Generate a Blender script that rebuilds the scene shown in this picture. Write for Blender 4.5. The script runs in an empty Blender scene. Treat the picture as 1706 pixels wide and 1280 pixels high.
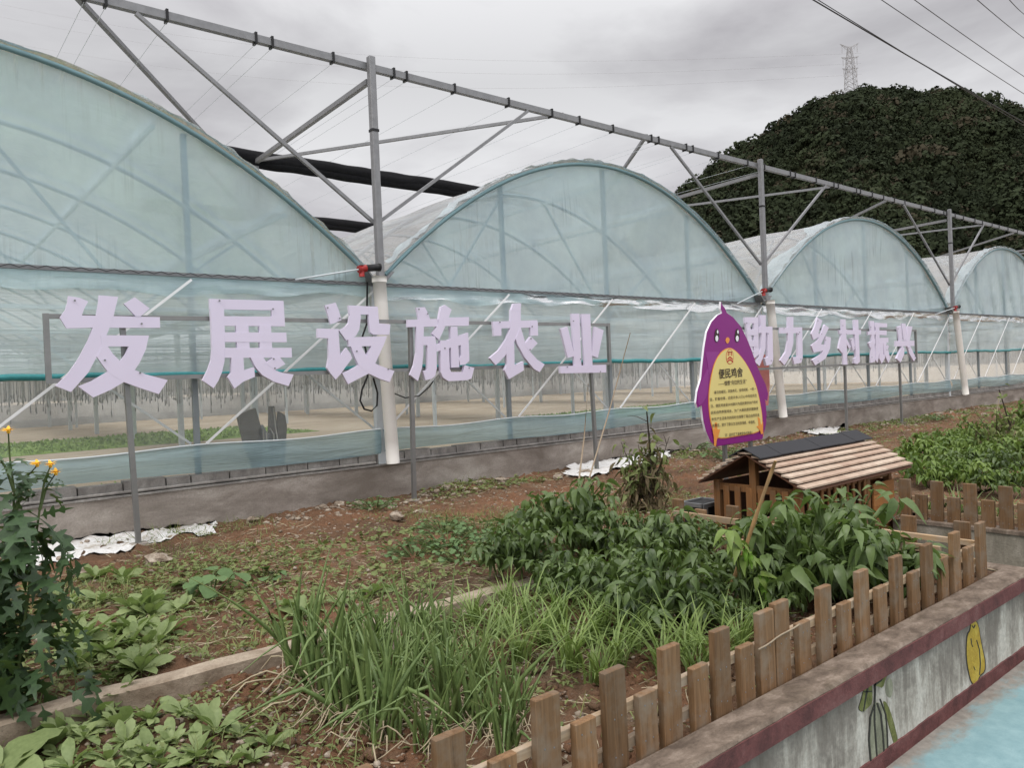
import bpy, math, random
import numpy as np
from mathutils import Vector, Matrix

random.seed(7)
RNG = np.random.default_rng(11)
sc = bpy.context.scene
COL = sc.collection

# ------------------------------------------------------------------ camera (solved from vanishing points)
PW, PH, CX, CY = 1706, 1280, 853.0, 640.0
VX = np.array([2392.0, 563.0]); VY = np.array([-190.0, 672.0]); CC = np.array([CX, CY])
FOC = math.sqrt(-float((VX - CC) @ (VY - CC)))
CAM_Z = 1.42
def cdir(x, y): return np.array([(x - CX) / FOC, (y - CY) / FOC, 1.0])
_X = cdir(*VX); _X /= np.linalg.norm(_X)
_Y = cdir(*VY); _Y -= _X * (_X @ _Y); _Y /= np.linalg.norm(_Y)
_Z = np.cross(_X, _Y)
if _Z[1] > 0: _Z = -_Z
ROT = np.array([_X, _Y, _Z])
def P(x, y, **k):
    """photo pixel to the point of the place on a plane X=, Y= or Z= (survey helper)"""
    r = ROT @ cdir(x, y); o = np.array([0, 0, CAM_Z])
    (a, v), = k.items(); i = 'XYZ'.index(a)
    return o + r * ((v - o[i]) / r[i])
cam = bpy.data.cameras.new("camera"); camo = bpy.data.objects.new("camera", cam); COL.objects.link(camo)
cr, cu, cb = ROT @ np.array([1, 0, 0]), -(ROT @ np.array([0, 1, 0])), -(ROT @ np.array([0, 0, 1]))
camo.matrix_world = Matrix(((cr[0], cu[0], cb[0], 0), (cr[1], cu[1], cb[1], 0), (cr[2], cu[2], cb[2], CAM_Z), (0, 0, 0, 1)))
cam.sensor_fit = 'HORIZONTAL'; cam.angle = 2 * math.atan(CX / FOC)
cam.clip_start = 0.05; cam.clip_end = 5000
sc.camera = camo

# ------------------------------------------------------------------ world: overcast sky
w = bpy.data.worlds.new("World"); sc.world = w; w.use_nodes = True
nt = w.node_tree; N = nt.nodes; L = nt.links; N.clear()
def wn(t, **k):
    n = N.new(t)
    for a, b in k.items(): setattr(n, a, b)
    return n
SUN_EL, SUN_AZ = math.radians(58), math.radians(250)
sky = wn('ShaderNodeTexSky', sky_type='NISHITA'); sky.sun_disc = False; sky.sun_elevation = SUN_EL; sky.sun_rotation = SUN_AZ
tc = wn('ShaderNodeTexCoord')
mp = wn('ShaderNodeMapping'); mp.inputs['Scale'].default_value = (1.0, 1.0, 2.6); mp.inputs['Location'].default_value = (3.1, .4, .7)
L.new(tc.outputs['Generated'], mp.inputs['Vector'])
no = wn('ShaderNodeTexNoise'); no.inputs['Scale'].default_value = 2.3; no.inputs['Detail'].default_value = 7; no.inputs['Roughness'].default_value = .52; no.inputs['Distortion'].default_value = .35
L.new(mp.outputs[0], no.inputs['Vector'])
cr_ = wn('ShaderNodeValToRGB'); e = cr_.color_ramp.elements
e[0].position = .36; e[0].color = (.39, .375, .40, 1); e[1].position = .63; e[1].color = (.745, .745, .76, 1)
L.new(no.outputs['Fac'], cr_.inputs['Fac'])
sx = wn('ShaderNodeSeparateXYZ'); L.new(tc.outputs['Generated'], sx.inputs[0])
er = wn('ShaderNodeValToRGB'); q = er.color_ramp.elements       # overcast luminance by elevation
q[0].position = 0.0; q[0].color = (1.1, 1.1, 1.1, 1); q[1].position = 1.0; q[1].color = (2.6, 2.6, 2.6, 1)
for p_, v_ in ((.2, 1.08), (.36, .84), (.5, 1.15), (.7, 2.2)):
    n_ = q.new(p_); n_.color = (v_, v_, v_, 1)
L.new(sx.outputs['Z'], er.inputs['Fac'])
mu = wn('ShaderNodeMix', data_type='RGBA', blend_type='MULTIPLY'); mu.inputs[0].default_value = 1
L.new(cr_.outputs[0], mu.inputs[6]); L.new(er.outputs[0], mu.inputs[7])
br_ = wn('ShaderNodeMapRange'); br_.inputs['From Min'].default_value = .25; br_.inputs['From Max'].default_value = -.9; br_.inputs['To Min'].default_value = 10.0; br_.inputs['To Max'].default_value = 17.5  # added boost: sky brighter behind the camera, to light the facades
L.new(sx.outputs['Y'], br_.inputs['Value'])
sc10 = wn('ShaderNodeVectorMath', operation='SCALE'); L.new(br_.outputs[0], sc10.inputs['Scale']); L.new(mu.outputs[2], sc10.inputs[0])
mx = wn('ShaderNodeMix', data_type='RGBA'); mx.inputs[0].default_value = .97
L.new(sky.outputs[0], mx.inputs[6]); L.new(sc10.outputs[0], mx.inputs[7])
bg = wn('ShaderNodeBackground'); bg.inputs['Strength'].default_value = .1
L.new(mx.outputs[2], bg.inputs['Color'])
wo = wn('ShaderNodeOutputWorld'); L.new(bg.outputs[0], wo.inputs['Surface'])

sd = bpy.data.lights.new("sun", 'SUN'); sd.energy = 1.5; sd.angle = math.radians(25); sd.color = (1, .965, .91)
so = bpy.data.objects.new("sun", sd); COL.objects.link(so)
sdir = Vector((math.sin(SUN_AZ) * math.cos(SUN_EL), math.cos(SUN_AZ) * math.cos(SUN_EL), math.sin(SUN_EL)))
so.rotation_euler = sdir.to_track_quat('Z', 'Y').to_euler()

vs = sc.view_settings; vs.view_transform = 'Standard'; vs.look = 'None'; vs.exposure = 0.17; vs.gamma = 1
sc.render.film_transparent = False
sc.cycles.transparent_max_bounces = 32; sc.cycles.max_bounces = 8; sc.cycles.use_denoising = True
sc.cycles.sample_clamp_indirect = 6

# ------------------------------------------------------------------ node materials
class NT:
    def __init__(s, name):
        s.m = bpy.data.materials.new(name); s.m.use_nodes = True; s.t = s.m.node_tree; s.t.nodes.clear()
        s.out = s.n('ShaderNodeOutputMaterial')
    def n(s, typ, **k):
        x = s.t.nodes.new(typ)
        for a, b in k.items(): setattr(x, a, b)
        return x
    def set(s, inp, v):
        if hasattr(v, 'is_output') or isinstance(v, bpy.types.NodeSocket): s.t.links.new(v, inp)
        elif isinstance(v, (tuple, list)) and len(v) == 3 and inp.type == 'RGBA': inp.default_value = (*v, 1)
        else: inp.default_value = v
    def coord(s, kind='Object', scale=(1, 1, 1), loc=(0, 0, 0)):
        c = s.n('ShaderNodeTexCoord'); m = s.n('ShaderNodeMapping'); s.t.links.new(c.outputs[kind], m.inputs[0])
        m.inputs['Scale'].default_value = scale; m.inputs['Location'].default_value = loc
        return m.outputs[0]
    def world(s, scale=(1, 1, 1)):
        g = s.n('ShaderNodeNewGeometry'); m = s.n('ShaderNodeMapping'); s.t.links.new(g.outputs['Position'], m.inputs[0])
        m.inputs['Scale'].default_value = scale
        return m.outputs[0]
    def noise(s, vec, scale=5, detail=4, rough=.55, dist=0.0):
        x = s.n('ShaderNodeTexNoise'); s.set(x.inputs['Vector'], vec)
        x.inputs['Scale'].default_value = scale; x.inputs['Detail'].default_value = detail
        x.inputs['Roughness'].default_value = rough; x.inputs['Distortion'].default_value = dist
        return x.outputs['Fac']
    def ramp(s, fac, stops):
        r = s.n('ShaderNodeValToRGB'); s.set(r.inputs['Fac'], fac); el = r.color_ramp.elements
        while len(el) > 1: el.remove(el[-1])
        for i, (p, c) in enumerate(stops):
            c = (c, c, c, 1) if isinstance(c, (int, float)) else (*c, 1)
            if i == 0: el[0].position = p; el[0].color = c
            else: k = el.new(p); k.color = c
        return r.outputs['Color']
    def mix(s, f, a, b, mode='MIX'):
        x = s.n('ShaderNodeMix', data_type='RGBA', blend_type=mode)
        s.set(x.inputs[0], f); s.set(x.inputs[6], a); s.set(x.inputs[7], b); return x.outputs[2]
    def math(s, op, a, b=0.0):
        x = s.n('ShaderNodeMath', operation=op); s.set(x.inputs[0], a); s.set(x.inputs[1], b); return x.outputs[0]
    def bump(s, h, strength=.3, dist=.02):
        b = s.n('ShaderNodeBump'); s.set(b.inputs['Height'], h); b.inputs['Strength'].default_value = strength; b.inputs['Distance'].default_value = dist
        return b.outputs[0]
    def attr(s, name):
        a = s.n('ShaderNodeAttribute', attribute_name=name); return a.outputs['Fac']
    def prin(s, col, rough=.7, metal=0.0, normal=None, spec=.3):
        p = s.n('ShaderNodeBsdfPrincipled'); s.set(p.inputs['Base Color'], col); s.set(p.inputs['Roughness'], rough)
        s.set(p.inputs['Metallic'], metal); p.inputs['Specular IOR Level'].default_value = spec
        if normal is not None: s.t.links.new(normal, p.inputs['Normal'])
        return p.outputs[0]
    def shmix(s, f, a, b):
        x = s.n('ShaderNodeMixShader'); s.set(x.inputs[0], f); s.t.links.new(a, x.inputs[1]); s.t.links.new(b, x.inputs[2]); return x.outputs[0]
    def done(s, sh):
        s.t.links.new(sh, s.out.inputs['Surface']); return s.m

def m_plain(name, col, rough=.6, metal=0.0, var=.12, scale=9, spec=.3):
    t = NT(name); v = t.noise(t.coord(), scale, 5, .6)
    c = t.mix(v, tuple(x * (1 - var) for x in col), tuple(min(1, x * (1 + var)) for x in col))
    return t.done(t.prin(c, rough, metal, None, spec))

def m_film(name, col, tcol, opac, streak=.5, wrinkle=.4, gloss=.25, wscale=(1, 1, 7), trans=.45):
    t = NT(name); W = t.world()
    st = t.noise(t.world((16, 16, .55)), 1.0, 3, .6)
    st = t.ramp(st, [(.52, 0.0), (.66, 1.0)])
    band = t.ramp(t.noise(t.world((.8, .8, .9)), 1.0, 2, .5), [(.5, 0.0), (.62, 1.0)])
    st = t.math('MULTIPLY', st, band)
    blot = t.noise(W, .8, 3, .6)
    op = t.math('ADD', opac - .11, t.math('MULTIPLY', blot, .22))
    op = t.math('SUBTRACT', op, t.math('MULTIPLY', st, .22 * streak))
    wr = t.noise(t.world(wscale), 1.6, 4, .62, .8)
    nb = t.bump(wr, wrinkle, .05)
    c = t.mix(t.ramp(t.noise(W, 1.7, 4, .6), [(.35, 0.0), (.7, 1.0)]), tuple(x * .88 for x in col), tuple(min(1, x * 1.08) for x in col))
    d = t.n('ShaderNodeBsdfDiffuse'); t.set(d.inputs['Color'], c); t.t.links.new(nb, d.inputs['Normal'])
    tl = t.n('ShaderNodeBsdfTranslucent'); t.set(tl.inputs['Color'], c); t.t.links.new(nb, tl.inputs['Normal'])
    tr = t.n('ShaderNodeBsdfTransparent'); t.set(tr.inputs['Color'], tcol)
    gl = t.n('ShaderNodeBsdfGlossy'); gl.inputs['Roughness'].default_value = gloss; t.t.links.new(nb, gl.inputs['Normal'])
    base = t.shmix(trans, d.outputs[0], tl.outputs[0])
    f = t.shmix(op, tr.outputs[0], base)
    fr = t.n('ShaderNodeFresnel'); fr.inputs['IOR'].default_value = 1.35; t.t.links.new(nb, fr.inputs['Normal'])
    return t.done(t.shmix(t.math('MULTIPLY', fr.outputs[0], .8), f, gl.outputs[0]))

def m_leaf(name, dark, light, gloss=.45, trans=.22, spec=.35, yellow=None):
    t = NT(name); a = t.attr('tint')
    oi = t.n('ShaderNodeObjectInfo')
    f = t.math('ADD', t.math('MULTIPLY', a, .8), t.math('MULTIPLY', oi.outputs['Random'], .2))
    stops = [(0.0, dark), (.8, light)]
    if yellow: stops.append((1.0, yellow))
    c = t.ramp(f, stops)
    c = t.mix(t.ramp(t.noise(t.coord(), 60, 3, .6), [(.3, 0.0), (.7, .35)]), c, tuple(min(1, x * (1.5 if name != 'forest_leaf' else 1.1)) for x in light))
    p = t.prin(c, gloss, 0, None, spec)
    tl = t.n('ShaderNodeBsdfTranslucent'); t.set(tl.inputs['Color'], t.mix(.5, c, (.25, .4, .06) if name != 'forest_leaf' else (.05, .05, .03)))
    return t.done(t.shmix(trans, p, tl.outputs[0]))

def m_concrete(name, base, dark, light, stain=(2.2, 2.2, .9), moss=None, lo=.38, hi=.66):
    t = NT(name); W = t.world()
    big = t.ramp(t.noise(t.world(stain), 1.3, 6, .65, .4), [(lo, dark), ((lo + hi) / 2, base), (hi, light)])
    fine = t.noise(W, 55, 5, .7)
    c = t.mix(t.ramp(fine, [(.3, 0.0), (.75, .5)]), big, tuple(x * .7 for x in dark))
    if moss: c = t.mix(t.ramp(t.noise(W, 3.1, 6, .7), [(.55, 0.0), (.75, .6)]), c, moss)
    pit = t.n('ShaderNodeTexVoronoi'); t.set(pit.inputs['Vector'], W); pit.inputs['Scale'].default_value = 38
    c = t.mix(t.ramp(pit.outputs['Distance'], [(.05, .5), (.16, 0.0)]), c, tuple(x * .5 for x in dark))
    nb = t.bump(t.math('ADD', fine, t.noise(W, 9, 4, .6)), .5, .012)
    return t.done(t.prin(c, .88, 0, nb, .15))

def m_wood(name, a, b, grey, axis=2, k=1.0):
    t = NT(name); s = [42.0, 42.0, 42.0]; s[axis] = 2.2
    oi = t.n('ShaderNodeObjectInfo')
    co = t.n('ShaderNodeTexCoord'); ad = t.n('ShaderNodeVectorMath', operation='ADD')
    t.t.links.new(co.outputs['Object'], ad.inputs[0])
    cb_ = t.n('ShaderNodeCombineXYZ')
    for i in range(3): t.t.links.new(t.math('MULTIPLY', oi.outputs['Random'], 7.3 + i), cb_.inputs[i])
    t.t.links.new(cb_.outputs[0], ad.inputs[1])
    m = t.n('ShaderNodeMapping'); m.inputs['Scale'].default_value = s; t.t.links.new(ad.outputs[0], m.inputs[0])
    g = t.noise(m.outputs[0], 1.0, 5, .65, 1.2)
    c = t.ramp(g, [(.28, a), (.7, b)])
    c = t.mix(t.ramp(t.noise(ad.outputs[0], 8, 5, .65), [(.45, 0.0), (.68, .8)]), c, grey)
    br = t.math('ADD', .70, t.math('MULTIPLY', oi.outputs['Random'], .45))
    c = t.mix(1.0, c, t.n_rgb(br), 'MULTIPLY')
    nb = t.bump(g, .35, .004)
    return t.done(t.prin(c, .7, 0, nb, .25))
def _n_rgb(s, v):
    x = s.n('ShaderNodeCombineColor')
    for i in range(3): s.set(x.inputs[i], v)
    return x.outputs[0]
NT.n_rgb = _n_rgb

M = {}
M['gable'] = m_film('gable_film', (.70, .895, .975), (.82, .94, 1.0), .53, .9, .35, .16, (.8, .8, 1.1), .5)
M['sidefilm'] = m_film('side_film', (.77, .915, .96), (.85, .95, .99), .57, .2, .4, .22, (.5, .5, 6), .5)
M['roof'] = m_film('roof_film', (.90, .915, .93), (.95, .975, .98), .34, .2, .5, .25, (6, .8, 1), .5)
M['roofedge'] = m_film('roof_edge_film', (.74, .84, .88), (.85, .93, .95), .5, .1, .4, .25, (7, 7, 7), .4)
M['clear'] = m_film('clear_film', (.72, .76, .76), (.96, .98, .98), .19, .2, .3, .2, (1, 1, 3))
M['skirt'] = m_film('skirt_film', (.40, .56, .61), (.72, .85, .87), .60, .1, .9, .18, (.6, .6, 8))
M['backfilm'] = m_film('back_film', (.85, .86, .86), (.95, .95, .95), .6, .1, .3, .3)
M['teal'] = m_plain('rolled_teal_film', (.035, .21, .215), .35, 0, .35, 30)
M['edgeband'] = m_plain('white_film_edge', (.62, .68, .70), .4, 0, .15, 20)
M['galv'] = m_plain('galvanised_steel', (.225, .225, .23), .5, .45, .3, 14)
M['galvdark'] = m_plain('weathered_steel', (.20, .205, .21), .5, .5, .25, 14)
M['archtube'] = m_plain('teal_grey_tube', (.17, .27, .29), .45, .3, .15, 8)
M['innersteel'] = m_plain('inner_steel', (.54, .58, .60), .5, .1, .15, 6)
M['black'] = m_plain('black_plastic', (.014, .014, .015), .5, 0, .3, 20)
M['shade'] = m_plain('black_shade_cloth', (.012, .012, .013), .9, 0, .6, 25, .1)
M['pvc'] = m_plain('white_plastic_pipe', (.67, .64, .59), .4, 0, .07, 5)
M['red'] = m_plain('red_motor_paint', (.30, .022, .02), .4, 0, .2, 15)
M['letter'] = m_plain('lavender_white_board', (.66, .605, .735), .5, 0, .06, 2.5)
M['postgrey'] = m_plain('grey_steel_post', (.23, .23, .225), .4, .55, .2, 10)
M['mullionsteel'] = m_plain('mullion_steel', (.21, .235, .245), .5, .2, .15, 6)
M['ribsteel'] = m_plain('rib_steel', (.24, .275, .29), .5, .1, .15, 6)
M['stringgrey'] = m_plain('grey_string', (.34, .34, .335), .8, 0, .2, 10)
M['strap'] = m_plain('white_brace_steel', (.74, .75, .75), .4, .1, .08, 8)
M['found'] = m_concrete('foundation_concrete', (.31, .275, .24), (.19, .163, .138), (.48, .44, .39), (.9, .9, 2.2), None, .36, .68)
M['block'] = m_concrete('concrete_block', (.27, .255, .235), (.19, .178, .165), (.36, .345, .32), (5, 5, 3))
M['cope'] = m_concrete('coping_concrete', (.19, .148, .115), (.10, .076, .058), (.31, .25, .20), (5, 9, 5), (.12, .095, .06), .36, .68)
M['kerb'] = m_concrete('kerb_concrete', (.36, .295, .225), (.23, .18, .13), (.47, .40, .31), (3, 3, 3))
M['rearwall'] = m_concrete('rear_wall_concrete', (.26, .235, .19), (.16, .145, .115), (.36, .33, .28), (3.5, 3.5, 1.6), (.16, .145, .08))
M['paint_maroon'] = m_concrete('maroon_paint', (.155, .062, .058), (.095, .042, .04), (.20, .095, .088), (4, 4, 4))
M['wood'] = m_wood('picket_wood', (.105, .058, .027), (.235, .135, .066), (.205, .16, .115))
M['woodrail'] = m_wood('rail_wood', (.22, .15, .09), (.38, .28, .18), (.34, .29, .23), 0)
M['woodraily'] = m_wood('rail_wood_across', (.30, .19, .10), (.46, .33, .20), (.34, .29, .23), 1)
M['coopwood'] = m_wood('coop_wood', (.13, .055, .02), (.28, .135, .05), (.18, .11, .06))
M['coopdark'] = m_wood('coop_dark_wood', (.065, .03, .018), (.13, .06, .035), (.09, .05, .035), 1)
M['coopplank'] = m_wood('coop_orange_plank', (.26, .105, .032), (.42, .19, .06), (.30, .15, .06), 0)
M['felt'] = m_plain('black_roofing_felt', (.030, .030, .033), .85, 0, .25, 60)
M['bamboo'] = m_wood('bamboo_cane', (.22, .125, .05), (.40, .245, .11), (.24, .16, .09))
M['drystick'] = m_plain('dry_stick', (.30, .24, .17), .8, 0, .25, 30)
M['cardboard'] = m_plain('grey_board', (.10, .088, .074), .8, 0, .3, 7)
M['hose'] = m_plain('pale_hose', (.42, .40, .35), .5, 0, .1, 5)
M['plastic'] = m_concrete('dirty_white_sheet', (.62, .61, .59), (.40, .36, .31), (.72, .72, .71), (5, 5, 5), (.30, .235, .17), .30, .55)
M['stone'] = m_concrete('grey_stone', (.33, .275, .215), (.20, .155, .115), (.50, .44, .36), (14, 14, 14))
M['purple'] = m_plain('purple_print', (.20, .006, .165), .32, 0, .06, 3)
M['purplel'] = m_plain('light_purple_print', (.24, .025, .21), .32, 0, .05, 3)
M['yellow'] = m_plain('yellow_print', (.66, .55, .20), .35, 0, .04, 3)
M['orange'] = m_plain('orange_print', (.70, .27, .05), .35, 0, .08, 8)
M['whitep'] = m_plain('white_board_edge', (.78, .76, .80), .4, 0, .04, 4)
M['ink'] = m_plain('dark_print', (.035, .02, .018), .5, 0, .1, 4)
M['redprint'] = m_plain('red_print', (.42, .02, .015), .4, 0, .08, 4)
M['redcloth'] = m_plain('red_cloth', (.46, .17, .145), .7, 0, .2, 12)
M['asphaltedge'] = m_plain('painted_line', (.3, .28, .25), .8, 0, .2, 9)
M['mural_y'] = m_concrete('yellow_mural_paint', (.46, .335, .055), (.38, .26, .045), (.52, .40, .09), (9, 9, 9))
M['mural_g'] = m_concrete('green_mural_paint', (.16, .17, .055), (.10, .11, .04), (.24, .25, .11), (12, 12, 5))
M['mural_k'] = m_plain('dark_mural_line', (.03, .028, .022), .8, 0, .4, 60)
M['mural_p'] = m_concrete('pale_mural_paint', (.27, .27, .19), (.17, .17, .12), (.36, .36, .27), (14, 14, 5))

# leaves
M['pepper'] = m_leaf('pepper_leaf', (.022, .042, .013), (.10, .148, .044), .42, .22, .4)
M['pepper2'] = m_leaf('young_pepper_leaf', (.04, .085, .016), (.15, .215, .045), .45, .25, .35)
M['scallion'] = m_leaf('scallion_leaf', (.06, .115, .035), (.19, .255, .085), .42, .25, .4, (.34, .33, .13))
M['chive'] = m_leaf('chive_leaf', (.07, .125, .028), (.21, .28, .085), .45, .28, .35)
M['mustard'] = m_leaf('mustard_leaf', (.075, .12, .035), (.24, .295, .125), .5, .3, .3)
M['squash'] = m_leaf('squash_leaf', (.03, .075, .02), (.11, .175, .07), .6, .2, .25)
M['weed'] = m_leaf('weed_leaf', (.05, .08, .025), (.19, .215, .08), .6, .22, .25, (.25, .22, .08))
M['lobed'] = m_leaf('lobed_leaf', (.014, .030, .014), (.055, .10, .038), .45, .15, .35)
M['withered'] = m_leaf('withered_leaf', (.06, .042, .03), (.15, .12, .07), .8, .15, .1, (.27, .21, .14))
M['stem'] = m_plain('green_stem', (.07, .10, .03), .6, 0, .3, 20)
M['darkstem'] = m_plain('dark_stem', (.045, .035, .025), .8, 0, .4, 20)
M['root'] = m_plain('pale_dry_leaf', (.36, .30, .20), .8, 0, .25, 12)
M['petal'] = m_plain('orange_petal', (.80, .44, .03), .5, 0, .15, 30)
M['fruit'] = m_plain('green_pepper_fruit', (.16, .30, .045), .25, 0, .2, 10, .5)
M['forest'] = m_leaf('forest_leaf', (.011, .015, .009), (.033, .043, .022), .85, .05, .06, (.052, .043, .030))

def m_soil():
    t = NT('garden_soil'); W = t.world()
    c = t.ramp(t.noise(W, .85, 6, .62), [(.36, (.13, .084, .054)), (.5, (.195, .108, .063)), (.64, (.255, .13, .073))])
    c = t.mix(t.ramp(t.noise(W, 2.3, 6, .7), [(.52, 0.0), (.7, .75)]), c, (.24, .185, .125))
    c = t.mix(t.ramp(t.noise(W, 24, 6, .75), [(.38, 0.0), (.75, .65)]), c, (.07, .042, .028))
    v = t.n('ShaderNodeTexVoronoi'); t.set(v.inputs['Vector'], W); v.inputs['Scale'].default_value = 34
    peb = t.math('MULTIPLY', t.ramp(v.outputs['Distance'], [(.2, 1.0), (.32, 0.0)]), t.ramp(t.noise(W, 6, 3), [(.48, 0.0), (.58, 1.0)]))
    c = t.mix(t.math('MULTIPLY', peb, .6), c, (.30, .25, .20))
    h = t.math('ADD', t.noise(W, 28, 6, .75), t.math('MULTIPLY', peb, .35))
    return t.done(t.prin(c, .95, 0, t.bump(h, 1.0, .035), .1))
M['soil'] = m_soil()

def m_pave():
    t = NT('painted_pavement'); W = t.world()
    blue = t.ramp(t.noise(W, 7, 6, .7), [(.25, (.14, .25, .27)), (.75, (.245, .37, .385))])
    grey = t.ramp(t.noise(W, 11, 6, .7), [(.3, (.16, .145, .125)), (.7, (.30, .28, .245))])
    sp = t.n('ShaderNodeSeparateXYZ'); g = t.n('ShaderNodeNewGeometry'); t.t.links.new(g.outputs['Position'], sp.inputs[0])
    wear = t.math('ADD', t.noise(t.world((1.2, 2.2, 1)), 2.6, 6, .7), t.math('MULTIPLY', t.math('SUBTRACT', 1.69, sp.outputs['Y']), 2.2))
    c = t.mix(t.ramp(wear, [(.45, 0.0), (.66, 1.0)]), grey, blue)
    return t.done(t.prin(c, .75, 0, t.bump(t.noise(W, 70, 4, .7), .4, .01), .25))
M['pave'] = m_pave()

def m_paintedwall():
    t = NT('stained_white_wall'); W = t.world()
    run = t.noise(t.world((9, 9, 1.3)), 1.0, 6, .72, .3)
    big = t.noise(t.world((2.4, 2.4, 2.0)), 1.3, 6, .7, .5)
    sp = t.n('ShaderNodeSeparateXYZ'); g = t.n('ShaderNodeNewGeometry'); t.t.links.new(g.outputs['Position'], sp.inputs[0])
    top = t.math('MULTIPLY', t.math('ADD', sp.outputs['Z'], .30), .36)
    f = t.math('ADD', t.math('ADD', t.math('MULTIPLY', run, .5), t.math('MULTIPLY', big, .5)), top)
    c = t.ramp(f, [(.40, (.53, .50, .44)), (.475, (.38, .35, .30)), (.55, (.225, .20, .17)), (.70, (.125, .105, .086))])
    c = t.mix(t.ramp(t.noise(W, 48, 4, .7), [(.4, 0.0), (.75, .4)]), c, (.10, .09, .08))
    return t.done(t.prin(c, .85, 0, t.bump(t.noise(W, 40, 5, .7), .35, .01), .15))
M['paintwall'] = m_paintedwall()

def m_innersoil():
    t = NT('greenhouse_soil'); W = t.world()
    c = t.ramp(t.noise(W, .7, 6, .65), [(.35, (.34, .27, .19)), (.65, (.48, .40, .30))])
    return t.done(t.prin(c, .95, 0, t.bump(t.noise(W, 20, 5, .7), .6, .03), .1))
M['innersoil'] = m_innersoil()
M['seedbed'] = m_plain('green_seedling_carpet', (.20, .30, .06), .8, 0, .35, 18)

def m_shingle():
    t = NT('coop_shingle_board'); 
    co = t.coord('Object', (3.2, 2, 2)); oi = t.n('ShaderNodeObjectInfo')
    v = t.n('ShaderNodeTexVoronoi', feature='F1'); v.voronoi_dimensions = '1D'; 
    sp = t.n('ShaderNodeSeparateXYZ'); t.set(sp.inputs[0], co)
    t.set(v.inputs['W'], t.math('ADD', sp.outputs['X'], t.math('MULTIPLY', oi.outputs['Random'], 37.0))); v.inputs['Scale'].default_value = 1.0
    sv = t.n('ShaderNodeSeparateColor'); t.set(sv.inputs[0], v.outputs['Color'])
    c = t.ramp(sv.outputs[0], [(0.0, (.35, .235, .17)), (.35, (.44, .34, .26)), (.7, (.52, .43, .34)), (1.0, (.40, .295, .21))])
    c = t.mix(t.ramp(t.noise(t.coord('Object', (12, 12, 12)), 1.5, 5, .7), [(.4, 0.0), (.72, .55)]), c, (.22, .135, .10))
    return t.done(t.prin(c, .75, 0, None, .2))
M['shingle'] = m_shingle()

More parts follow.
